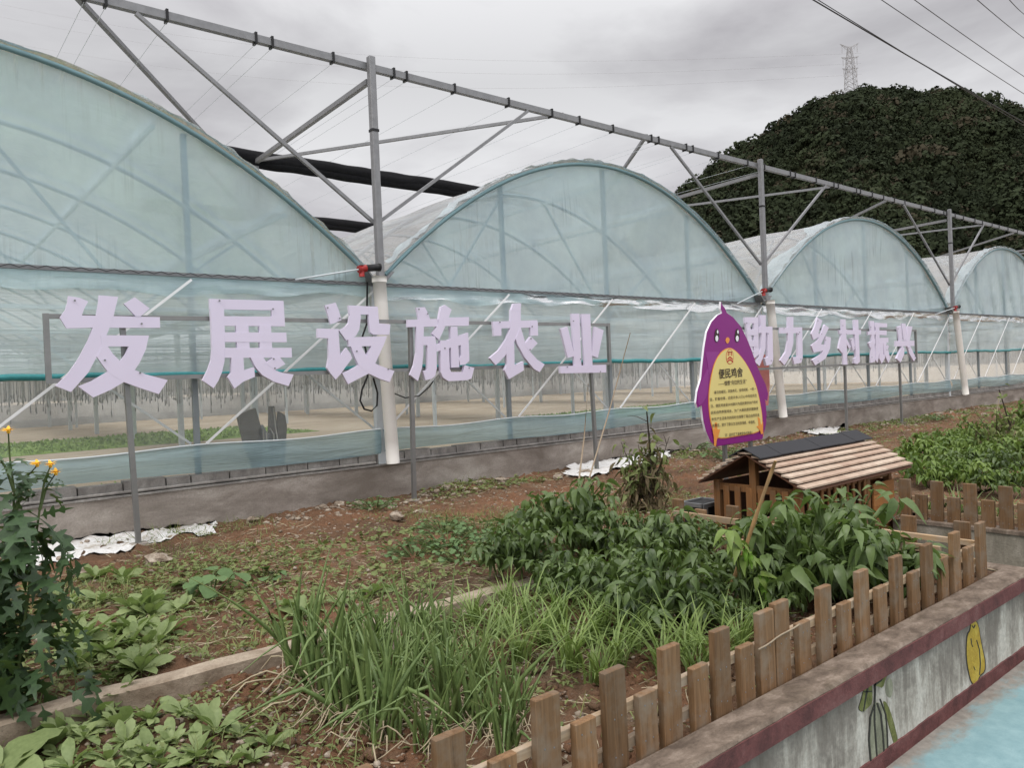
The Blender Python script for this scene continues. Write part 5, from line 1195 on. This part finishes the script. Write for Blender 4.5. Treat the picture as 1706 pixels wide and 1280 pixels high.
# scallions
def scallion(seed, n=13, hgt=.42, name='scallion_clump'):
    r = np.random.default_rng(seed); t = thing(name, 'x', 'plant'); lf = MB(); dry = MB()
    for i in range(n):
        a = r.uniform(0, 6.28); x, y = r.normal(0, .035, 2); lean = abs(r.normal(0, .45)); h_ = hgt * r.uniform(.45, 1.1); rd = r.uniform(.005, .0115)
        kink = r.random() < .28; pts = []; rad = []; m_ = 7
        for j in range(m_ + 1):
            u = j / m_; q = lean * h_ * (u ** 1.6)
            zz = h_ * u
            if kink and u > .6: q += (u - .6) * h_ * .9; zz = h_ * (.6 + .05 * math.sin((u - .6) * 6)) - (u - .6) * h_ * .75
            pts.append((x + q * math.cos(a), y + q * math.sin(a), zz)); rad.append(rd * (.75 + .5 * math.sin(math.pi * min(1, u * 1.2))) * (1 - u ** 3 * .85))
        m2 = MB(); m2.tube(pts, rad, 6); V = np.array(m2.v); F4 = np.array([f for f in m2.f if len(f) == 4]); ti = np.clip(.18 + .5 * (V[:, 2] / hgt) * 0 + r.uniform(0, .45), 0, .8) * np.ones(len(V))
        ti = np.where(V[:, 2] < .06, .9, ti); 
        if r.random() < .15: ti = np.where(V[:, 2] > h_ * .8, .97, ti)
        lf.arr(V, F4, ti)
    for i in range(15):
        a = r.uniform(0, 6.28); l_ = r.uniform(.10, .30); x, y = r.normal(0, .04, 2); cu_ = r.uniform(-1, 1)
        dry.tube([(x + l_ * u * math.cos(a + cu_ * u), y + l_ * u * math.sin(a + cu_ * u), .012 + .09 * math.sin(math.pi * min(1, u * 1.05)) * r.uniform(.4, 1)) for u in np.linspace(0, 1, 7)], [.0035] * 6 + [.001], 4)
    lf.build('leaves', M['scallion'], t, True); dry.build('dry_leaves', M['root'], t, True); return t
sca = [scallion(200 + i, 17 + i % 4, .47 + .05 * (i % 2)) for i in range(6)]
SCA = [(505, 1135, 1.25), (540, 1165, 1.15), (570, 1200, 1.0), (610, 1185, .95), (632, 1235, 1.05), (655, 1210, .9), (600, 1130, .85), (650, 1150, .95), (690, 1175, .85), (740, 1185, .9), (770, 1215, .85), (820, 1225, .85), (860, 1200, .7), (700, 1120, .95), (745, 1130, .85), (640, 1090, .8), (690, 1070, .85), (740, 1080, .8), (590, 1090, .8), (800, 1160, .75), (560, 1115, .8), (850, 1250, .7), (715, 1250, .7)]
for k, (x, y, s_) in enumerate(SCA):
    if k < 3: lab = ('tallest scallion clump at the left end of the near bed', 'second tall scallion clump from the left, just in front of the tallest', 'scallion clump with pale dry roots at the front left of the row')[k]
    elif y > 1205: lab = 'scallion clump on bare soil in the front line nearest the pickets'
    elif y < 1125: lab = 'scallion clump in the back line beside the concrete edging'
    else: lab = 'scallion clump in the crowded middle of the scallion patch'
    place_copy(sca, k, tuple(gpos(x, y)), rs_.uniform(0, 6.28), s_, lab, 'scallion clumps in the near bed', first)

SCX = [(625, 1105), (665, 1150), (700, 1095), (755, 1140), (810, 1120), (790, 1150)]
# chives: arching ribbons
def chive(seed, n=46, L_=.40, name='chive_clump', mat='chive'):
    r = np.random.default_rng(seed); t = thing(name, 'x', 'plant'); lf = MB()
    for i in range(n):
        a = r.uniform(0, 6.28); l_ = L_ * r.uniform(.55, 1.1); bend = r.uniform(.5, 1.9); el0 = r.uniform(.9, 1.5); w_ = r.uniform(.0035, .0065)
        m_ = 8; p = np.array([*r.normal(0, .03, 2), 0.0]); V = []; el = el0
        side = np.array([-math.sin(a), math.cos(a), 0])
        for j in range(m_ + 1):
            u = j / m_; wj = w_ * (1 - u ** 2.5) + .0006; V += [p + side * wj, p - side * wj]
            el = el0 - bend * u ** 1.3; p = p + np.array([math.cos(a) * math.cos(el), math.sin(a) * math.cos(el), math.sin(el)]) * l_ / m_
        F = np.array([(2 * j, 2 * j + 1, 2 * j + 3, 2 * j + 2) for j in range(m_)]); lf.arr(np.array(V), F, np.full(len(V), np.clip(r.normal(.5, .22), 0, 1)))
    lf.build('leaves', M[mat], t, True); return t
chi = [chive(300 + i) for i in range(4)]
CHI = [(865, 1105, 1.0), (905, 1075, 1.0), (950, 1115, 1.05), (985, 1080, 1.0), (1030, 1115, 1.0), (1060, 1085, 1.0), (1105, 1125, 1.05), (1150, 1095, 1.0), (1195, 1115, 1.0), (1000, 1140, .85), (1235, 1085, .95), (930, 1045, .95), (875, 1040, .9), (830, 1065, .95), (790, 1045, .9), (1165, 1135, .8), (1270, 1070, .75), (1075, 1060, .9), (845, 1010, .75), (1010, 1060, .9)]
for k, (x, y, s_) in enumerate(CHI):
    lab = 'clump of arching light green chives in front of the pepper bushes' if x > 890 else 'clump of arching light green chives at the left, next to the scallions'
    if k == 8: lab = 'chive clump with long arching blades behind the double picket'
    place_copy(chi, k, tuple(gpos(x, y)), rs_.uniform(0, 6.28), s_, lab, 'chive clumps in the near bed', first)

thn = [chive(340 + i, 30, .42, 'onion_seedling_clump', 'scallion') for i in range(3)]
for k, (x, y) in enumerate(SCX): place_copy(thn, k, tuple(gpos(x, y)), rs_.uniform(0, 6.28), rs_.uniform(.7, 1.15), 'thin untidy onion tuft between the thicker scallion clumps', 'thin onion tufts in the near bed', first)
# leafy mustard greens
SP = [leaf_tpl(6, 'spoon', c, f, .012) for c, f in ((.15, .3), (.4, .25), (.65, .2))]
def mustard(seed, n=8, L_=.15, name='mustard_green', mat='mustard'):
    global RNG
    RNG = np.random.default_rng(seed); t = thing(name, 'x', 'plant'); lf = MB()
    a = np.arange(n) * 2.4 + RNG.uniform(0, 6); el = RNG.uniform(.25, 1.15, n); d = unit(a, el)
    for i in range(n): scatter(lf, SP[i % 3], d[i:i + 1] * .008, d[i:i + 1], [L_ * RNG.uniform(.6, 1.15)], [np.clip(RNG.normal(.5, .2), 0, 1)], .25)
    lf.build('leaves', M[mat], t, True); return t
mus = [mustard(400 + i, 9 + i % 4, .115) for i in range(5)]
MUS = [(168, 1098), (212, 1112), (240, 1092), (128, 1112), (150, 1062), (190, 1052), (225, 1062), (268, 1060), (120, 1015), (172, 1004), (212, 1012), (258, 1002), (186, 1080), (250, 1030), (140, 1035), (470, 1045), (500, 1032), (522, 1022), (482, 1018), (600, 1004), (622, 992), (570, 1010), (650, 985), (300, 1020), (330, 990), (205, 975), (160, 965), (115, 1075), (235, 1120),
       (100, 1262), (140, 1232), (180, 1272), (212, 1242), (252, 1264), (292, 1232), (332, 1262), (362, 1222), (252, 1202), (302, 1192), (150, 1195), (400, 1232), (422, 1272), (196, 1215), (270, 1280), (232, 1282), (120, 1284), (312, 1278), (340, 1205), (450, 1245), (380, 1276), (205, 1165), (90, 1220)]
MUS += [(x + rs_.uniform(-16, 16), y + rs_.uniform(-12, 12)) for x, y in MUS if x < 320] + [(135 + 26 * i + rs_.uniform(-9, 9), 1068 + rs_.uniform(-18, 30)) for i in range(6)]
for k, (x, y) in enumerate(MUS):
    near = y > 1150
    lab = 'pale green leafy seedling in front of the concrete edging at bottom left' if near else ('leafy green seedling behind the edging near the tall scallions' if x > 440 else 'leafy green seedling in the left bed beside the yellow flowered plant')
    g = 'leafy seedlings at bottom left' if near else ('leafy seedlings by the scallions' if x > 440 else 'leafy seedlings in the left bed')
    place_copy(mus, k, tuple(gpos(x, y)), rs_.uniform(0, 6.28), (rs_.uniform(.6, 1.2) if near else rs_.uniform(.7, 1.55)), lab, g, first)

# round-leaved squash plants
RD = leaf_tpl(6, 'round', .25, .12, .02)
def squash(seed, n=13, L_=.13, spread=.2, name='squash_plant'):
    global RNG
    RNG = np.random.default_rng(seed); t = thing(name, 'x', 'plant'); lf = MB(); st = MB()
    for i in range(n):
        a = RNG.uniform(0, 6.28); r_ = spread * math.sqrt(RNG.uniform(.03, 1)); h_ = RNG.uniform(.05, .15) * (1.2 - .5 * r_ / spread); p = np.array([r_ * math.cos(a), r_ * math.sin(a), h_])
        st.tube([(p[0] * .3, p[1] * .3, 0), tuple(p * np.array([.8, .8, .9])), tuple(p)], .0035, 5); d = unit(np.array([a + RNG.normal(0, .5)]), np.array([RNG.uniform(-.4, .25)]))
        scatter(lf, RD, p[None], d, [L_ * RNG.uniform(.6, 1.1)], [np.clip(RNG.normal(.55, .2), 0, 1)], .25)
    lf.build('leaves', M['squash'], t, True); st.build('stems', M['stem'], t, True); return t
sq = [squash(500 + i, 15 + i, .105, .2) for i in range(2)]
crp = [squash(510 + i, 60, .05, .34, 'creeping_weed') for i in range(3)]
SQ = [(352, 985, 1.15, 'round leaved squash plant alone in the left bed middle'), (440, 968, .7, 'small bluish squash plant right of the round leaved one'), (625, 848, .85, 'low green plant at the foot of the wall left of the sign post'), (690, 925, .9, 'creeping green plant at the left of the middle ground cover'), (745, 912, 1.0, 'creeping green plant in the middle ground cover patch'), (800, 895, 1.0, 'creeping green plant at the right of the middle ground cover'), (770, 935, .9, 'creeping green plant at the front of the middle ground cover'), (845, 905, .9, 'creeping green plant beside the first pepper bush'), (740, 885, .85, 'creeping green plant at the back of the ground cover'), (1215, 765, 1.2, 'dark green weed under the purple bird board'), (1150, 752, 1.2, 'dark green weed by the wall left of the bird board'), (1560, 700, 1.0, 'small green weed by the wall among far rocks')]
for k, (x, y, s_, lab) in enumerate(SQ): place_copy(crp if 'creeping' in lab or 'weed' in lab or 'low green' in lab else sq, k, tuple(gpos(x, y)), rs_.uniform(0, 6.28), s_, lab, None, first)

# tall flowering plant at the left edge
LB = [lobed_tpl(c) for c in (.3, .55, .85)]
fp = thing('flowering_plant', 'tall dark leafy plant with orange yellow flowers at the left edge', 'plant', tuple(gpos(18, 1195)))
RNG = np.random.default_rng(9); lf = MB(); st = MB(); b0_ = np.array(fp.location); YPL = float(b0_[1])
pt = lambda x, y, dy=0.0: P(x, y, Y=YPL + dy)
stems_ = [[b0_, pt(12, 1050), pt(18, 920), pt(24, 820), pt(16, 760), pt(14, 722)], [b0_, pt(38, 1060, -.05), pt(55, 930, -.05), pt(66, 850), pt(74, 800), pt(84, 778)], [pt(66, 850), pt(76, 815), pt(92, 790)], [pt(24, 820), pt(10, 780), pt(-4, 760)], [b0_, pt(-30, 1050, .1), pt(-40, 900, .1), pt(-20, 800, .1)], [pt(20, 870), pt(40, 800), pt(62, 776)]]
for s__ in stems_: st.tube([tuple(p) for p in s__], [.008 * (1 - .75 * i / len(s__)) for i in range(len(s__))], 6)
def leaves_along(s__, n, t0, t1, sz, el=(-.7, .2)):
    s__ = np.array(s__); u = RNG.uniform(t0, t1, n) * (len(s__) - 1); i = np.clip(u.astype(int), 0, len(s__) - 2); p = s__[i] + (s__[i + 1] - s__[i]) * (u - i)[:, None]
    a = RNG.uniform(0, 6.28, n); d = unit(a, RNG.uniform(*el, n))
    for k in range(n): scatter(lf, LB[k % 3], p[k:k + 1] + d[k:k + 1] * .01, d[k:k + 1], [RNG.uniform(*sz)], [np.clip(RNG.normal(.35, .17), 0, 1)], .3)
leaves_along(stems_[0], 30, .05, .55, (.16, .27)); leaves_along(stems_[1], 26, .1, .55, (.15, .25)); leaves_along(stems_[4], 30, .05, .7, (.16, .26))
leaves_along(stems_[0], 9, .55, .9, (.07, .14), (-.4, .5)); leaves_along(stems_[0], 10, .45, .8, (.08, .17), (-.5, .4)); leaves_along(stems_[1], 14, .5, .92, (.07, .15), (-.4, .5)); leaves_along(stems_[2], 5, .2, .8, (.03, .07)); leaves_along(stems_[5], 5, .2, .8, (.05, .1))
# dense lower foliage
n = 190; p = b0_ + np.stack([RNG.normal(-.02, .16, n), RNG.normal(0, .14, n), RNG.uniform(.08, .80, n)], -1); a = RNG.uniform(0, 6.28, n); d = unit(a, RNG.uniform(-.9, .1, n))
for k in range(n): scatter(lf, LB[k % 3], p[k:k + 1], d[k:k + 1], [RNG.uniform(.11, .22)], [np.clip(RNG.normal(.28, .18), 0, 1)], .3)
lf.build('leaves', M['lobed'], fp, True); st.build('stems', M['stem'], fp, True)
for fpz in (pt(14, 718), pt(84, 775), pt(93, 788), pt(62, 774)):
    pm_ = MB(); n = 10; a = np.arange(n) * 6.283 / n; d = unit(a, np.full(n, .55)) + np.array([-.25, -.55, 0]); scatter(pm_, leaf_tpl(3, 'ovate', .35, .2), np.tile(fpz, (n, 1)), d, np.full(n, .034), np.full(n, .5), .1, 1.2)
    fo = pm_.build('flower', M['petal'], fp, True); MB().tube([tuple(fpz + np.array([0, 0, -.012])), tuple(fpz + np.array([0, 0, .008]))], [.007, .010], 8).build('flower_head', M['petal'], fo, True)
    fo.children[0].location = (0, 0, 0); fo.children[0].matrix_parent_inverse = Matrix()

# big leaf plant in the lower left corner
bl_ = thing('cabbage_plant', 'large bright cabbage leaves in the lower left corner', 'plant', tuple(gpos(-10, 1300)))
RNG = np.random.default_rng(15); lf = MB(); b0_ = np.array(bl_.location); n = 9; a = np.arange(n) * 2.4 + .3; d = unit(a, RNG.uniform(.15, .9, n))
for k in range(n): scatter(lf, leaf_tpl(7, 'round', .35, .15, .03), b0_[None] + d[k:k + 1] * .02, d[k:k + 1], [RNG.uniform(.18, .26)], [np.clip(RNG.normal(.5, .15), 0, 1)], .2, .8)
lf.build('leaves', M['mustard'], bl_, True)

# withered plant
def withered(name, label, base, hgt, seed, ng, nb, spread=.28, mat='weed'):
    global RNG
    RNG = np.random.default_rng(seed); t = thing(name, label, 'plant', tuple(base)); st = MB(); lf = MB(); lb = MB(); b0 = np.array(base)
    mains = []
    for k in range(11):
        a = RNG.uniform(0, 6.28); tp = b0 + np.array([math.cos(a) * spread * RNG.uniform(.1, 1), math.sin(a) * spread * RNG.uniform(.1, 1), hgt * RNG.uniform(.4, .85)])
        if k == 0: tp = b0 + np.array([.02, 0, hgt])
        m_ = b0 * .5 + tp * .5 + np.append(RNG.normal(0, .05, 2), 0); pts = [b0 + np.append(RNG.normal(0, .02, 2), 0), m_, tp]; mains.append(pts)
        st.tube([tuple(q) for q in pts], [.016 if k == 0 else .008, .011 if k == 0 else .006, .006 if k == 0 else .002], 6)
        for j in range(3):
            q0 = m_ + (tp - m_) * RNG.uniform(0, .8); q1 = q0 + np.append(RNG.normal(0, .09, 2), RNG.uniform(-.05, .12)); st.tube([tuple(q0), tuple((q0 + q1) / 2 + np.array([0, 0, .02])), tuple(q1)], [.004, .003, .0015], 4)
    for k in range(ng):
        m_ = mains[RNG.integers(0, 11)]; q = m_[1] + (m_[2] - m_[1]) * RNG.uniform(.0, 1.0) + RNG.normal(0, .05, 3); d = unit(np.array([RNG.uniform(0, 6.28)]), np.array([RNG.uniform(-.9, .4)])); scatter(lf, OV[k % 4], q[None], d, [RNG.uniform(.06, .13)], [np.clip(RNG.normal(.45, .25), 0, 1)], .5)
    for k in range(nb):
        m_ = mains[RNG.integers(0, 11)]; q = m_[0] + (m_[1] - m_[0]) * RNG.uniform(.0, 1.5) + RNG.normal(0, .06, 3); q[2] = max(q[2], b0[2] + .02); d = unit(np.array([RNG.uniform(0, 6.28)]), np.array([RNG.uniform(-1.4, -.3)])); scatter(lb, leaf_tpl(4, 'lance', .3, .8, .02), q[None], d, [RNG.uniform(.08, .18)], [np.clip(RNG.normal(.4, .3), 0, 1)], .8)
    st.build('stems', M['darkstem'], t, True); lf.build('green_leaves', M[mat], t, True); lb.build('dead_leaves', M['withered'], t, True); return t
withered('withered_plant', 'half dead plant with dark stalk and hanging brown leaves behind the pepper bushes', gpos(1082, 852), 1.0, 21, 150, 380, .36)
withered('withered_plant', 'tangled half dead vine plant at the far right edge', gpos(1668, 768), .95, 23, 190, 130, .5)
withered('leafy_shrub', 'dark green leafy shrub at the far right edge above the pepper rows', gpos(1712, 735), .75, 25, 420, 40, .55, 'pepper2')

# far right rows of young peppers
pp2 = [pepper_plant(120 + i, .30, .40, 22, 'pepper2', (.07, .115)) for i in range(3)]
pp3 = [pepper_plant(130 + i, .30, .42, 22, 'pepper', (.07, .115)) for i in range(2)]
FR = [(1512, 800), (1545, 812), (1585, 815), (1625, 820), (1665, 825), (1700, 825), (1530, 780), (1565, 785), (1600, 790), (1640, 795), (1680, 798), (1552, 765), (1585, 766), (1620, 770), (1655, 775), (1695, 778), (1590, 752), (1625, 755), (1665, 757), (1700, 758), (1640, 742), (1690, 742), (1575, 742), (1610, 738)]
for k, (x, y) in enumerate(FR):
    dark = x > 1590 and 775 < y < 828 and k % 2 == 0
    place_copy(pp3 if dark else pp2, k // 2 if dark else k, tuple(gpos(x, y)), rs_.uniform(0, 6.28), rs_.uniform(.7, 1.0), 'dark pepper plant in the far right bed behind the reddish picket fence' if dark else 'light green young pepper plant in the far right bed past the coop', 'pepper plants in the far right bed', first)
chf = [chive(320 + i, 50, .30, 'onion_row_clump', 'scallion') for i in range(2)]
for k, y in enumerate(np.arange(3.0, .6, -.19)):
    o = place_copy(chf, k, (7.42 + .1 * (k % 2), float(y), -.03), rs_.uniform(0, 6.28), rs_.uniform(.8, 1.1), 'thin green onion clump just behind the reddish picket fence', 'onion clumps behind the far picket fence', first)

# weeds, litter and pebbles on the soil (uncountable)
def ground_scatter():
    global RNG
    RNG = np.random.default_rng(3)
    def pts(n, x0, x1, y0, y1, thr, seed, sc_=1.3):
        x = RNG.uniform(x0, x1, n); y = RNG.uniform(y0, y1, n); k = fbm(x * sc_, y * sc_, 4, seed) > thr; x, y = x[k], y[k]
        ok = ~((x > 5.72) & (x < 7.1) & (y < 3.15)) & (y < 7.93) & ~((np.abs(y - 3.99) < .07) & (x < 3.8)); x, y = x[ok], y[ok]
        return np.stack([x, y, soil_z(x, y)], -1)
    wd = MB()
    for (n, a, thr, sz, pr_) in ((9500, (-1, 7, 4.05, 8), .52, (.018, .05), 'ovate'), (3800, (-1, 3.6, 4.05, 6.6), .47, (.025, .07), 'ovate'), (2600, (-.5, 5.7, 2.0, 3.95), .52, (.02, .05), 'ovate'), (6500, (6, 26, 3.3, 8), .53, (.04, .09), 'ovate'), (900, (1.5, 4.6, 4.3, 6.4), .5, (.03, .06), 'round'), (5200, (-.6, 2.9, 4.08, 6.9), .44, (.018, .06), 'ovate'), (2200, (-.6, 2.7, 4.08, 6.6), .42, (.03, .07), 'spoon'), (3500, (-.5, 3.2, 2.7, 3.92), .42, (.015, .045), 'ovate'), (5000, (5, 24, 7.3, 7.95), .5, (.05, .10), 'ovate'), (1600, (-.5, 3.2, 2.6, 3.85), .45, (.03, .06), 'ovate')):
        p = pts(n, *a, thr, 210 + n % 7); k = len(p)
        d = unit(RNG.uniform(0, 6.28, k), RNG.uniform(-.1, .8, k)); p[:, 2] += RNG.uniform(0, .035, k)
        scatter(wd, leaf_tpl(2, pr_, .3, .3), p, d, RNG.uniform(*sz, k), np.clip(RNG.normal(.5, .22, k), 0, 1), .4)
    tag(wd.build('weeds', M['weed'], None, True), kind='stuff')
    gr = MB()
    for (n, a, thr) in ((4000, (-.6, 3.0, 4.08, 7.2), .45), (14000, (-1, 7, 4.05, 7.9), .53), (5000, (-.5, 5.7, 2.0, 3.95), .53), (5000, (6, 24, 3.3, 7.9), .55)):
        p = pts(n, *a, thr, 330 + n % 5, 1.0); k = len(p); d = unit(RNG.uniform(0, 6.28, k), RNG.uniform(.4, 1.4, k)); scatter(gr, leaf_tpl(3, 'blade', .5, .3), p, d, RNG.uniform(.05, .15, k), np.clip(RNG.normal(.6, .25, k), 0, 1), .4, .8)
    tag(gr.build('grass', M['weed'], None, True), kind='stuff')
    st = MB()
    for (n, a, thr) in ((2600, (-.6, 3.2, 4.08, 7.4), .36), (4200, (-1, 9, 4.1, 7.9), .40), (2200, (-.5, 5.7, 2.0, 3.95), .4), (900, (6, 22, 3.3, 7.9), .45)):
        p = pts(n, *a, thr, 440, .9); k = len(p); p[:, 2] += .006; d = unit(RNG.uniform(0, 6.28, k), RNG.uniform(-.15, .25, k)); scatter(st, leaf_tpl(2, 'blade', .1, .5), p, d, RNG.uniform(.04, .16, k), np.clip(RNG.normal(.5, .25, k), 0, 1), 1.0, .8)
    tag(st.build('dry_straw', M['root'], None), kind='stuff')
    pb = MB(); ico = []
    ph = (1 + 5 ** .5) / 2; V0 = np.array([(-1, ph, 0), (1, ph, 0), (-1, -ph, 0), (1, -ph, 0), (0, -1, ph), (0, 1, ph), (0, -1, -ph), (0, 1, -ph), (ph, 0, -1), (ph, 0, 1), (-ph, 0, -1), (-ph, 0, 1)], float) / 1.9
    F0 = np.array([(0, 11, 5), (0, 5, 1), (0, 1, 7), (0, 7, 10), (0, 10, 11), (1, 5, 9), (5, 11, 4), (11, 10, 2), (10, 7, 6), (7, 1, 8), (3, 9, 4), (3, 4, 2), (3, 2, 6), (3, 6, 8), (3, 8, 9), (4, 9, 5), (2, 4, 11), (6, 2, 10), (8, 6, 7), (9, 8, 1)])
    for (n, a, thr, sz) in ((3800, (-1, 12, 4.1, 7.92), .44, (.008, .03)), (2600, (-.5, 5.7, 1.95, 3.92), .40, (.006, .026)), (1400, (-1, 24, 7.35, 7.94), .35, (.015, .05)), (1200, (8, 24, 4, 7.9), .4, (.015, .045)), (900, (.6, 3.2, 2.8, 3.9), .3, (.01, .03))):
        p = pts(n, *a, thr, 550, 1.5); k = len(p); s_ = RNG.uniform(0, 1, k) ** 2.5 * (sz[1] - sz[0]) + sz[0]
        V = V0[None] * RNG.uniform(.65, 1.25, (k, 12, 1)) * (s_[:, None] * np.stack([np.ones(k), RNG.uniform(.6, 1, k), RNG.uniform(.4, .7, k)], -1))[:, None, :]
        a_ = RNG.uniform(0, 6.28, k); c_, s2_ = np.cos(a_)[:, None], np.sin(a_)[:, None]; X_ = V[..., 0] * c_ - V[..., 1] * s2_; Y_ = V[..., 0] * s2_ + V[..., 1] * c_
        V = np.stack([X_, Y_, V[..., 2]], -1) + p[:, None, :]
        pb.arr(V.reshape(-1, 3), (F0[None] + (np.arange(k) * 12)[:, None, None]).reshape(-1, 3))
    tag(pb.build('pebbles', M['stone'], None), kind='stuff')
    cl = MB(); p = pts(5200, -.5, 5.7, 1.95, 3.92, .35, 660, 1.4); k = len(p); s_ = RNG.uniform(0, 1, k) ** 2 * .032 + .008
    V = V0[None] * RNG.uniform(.6, 1.3, (k, 12, 1)) * s_[:, None, None] * np.array([1, 1, .7]) + p[:, None, :]; cl.arr(V.reshape(-1, 3), (F0[None] + (np.arange(k) * 12)[:, None, None]).reshape(-1, 3))
    tag(cl.build('soil_clods', M['soil'], None), kind='stuff')
ground_scatter()
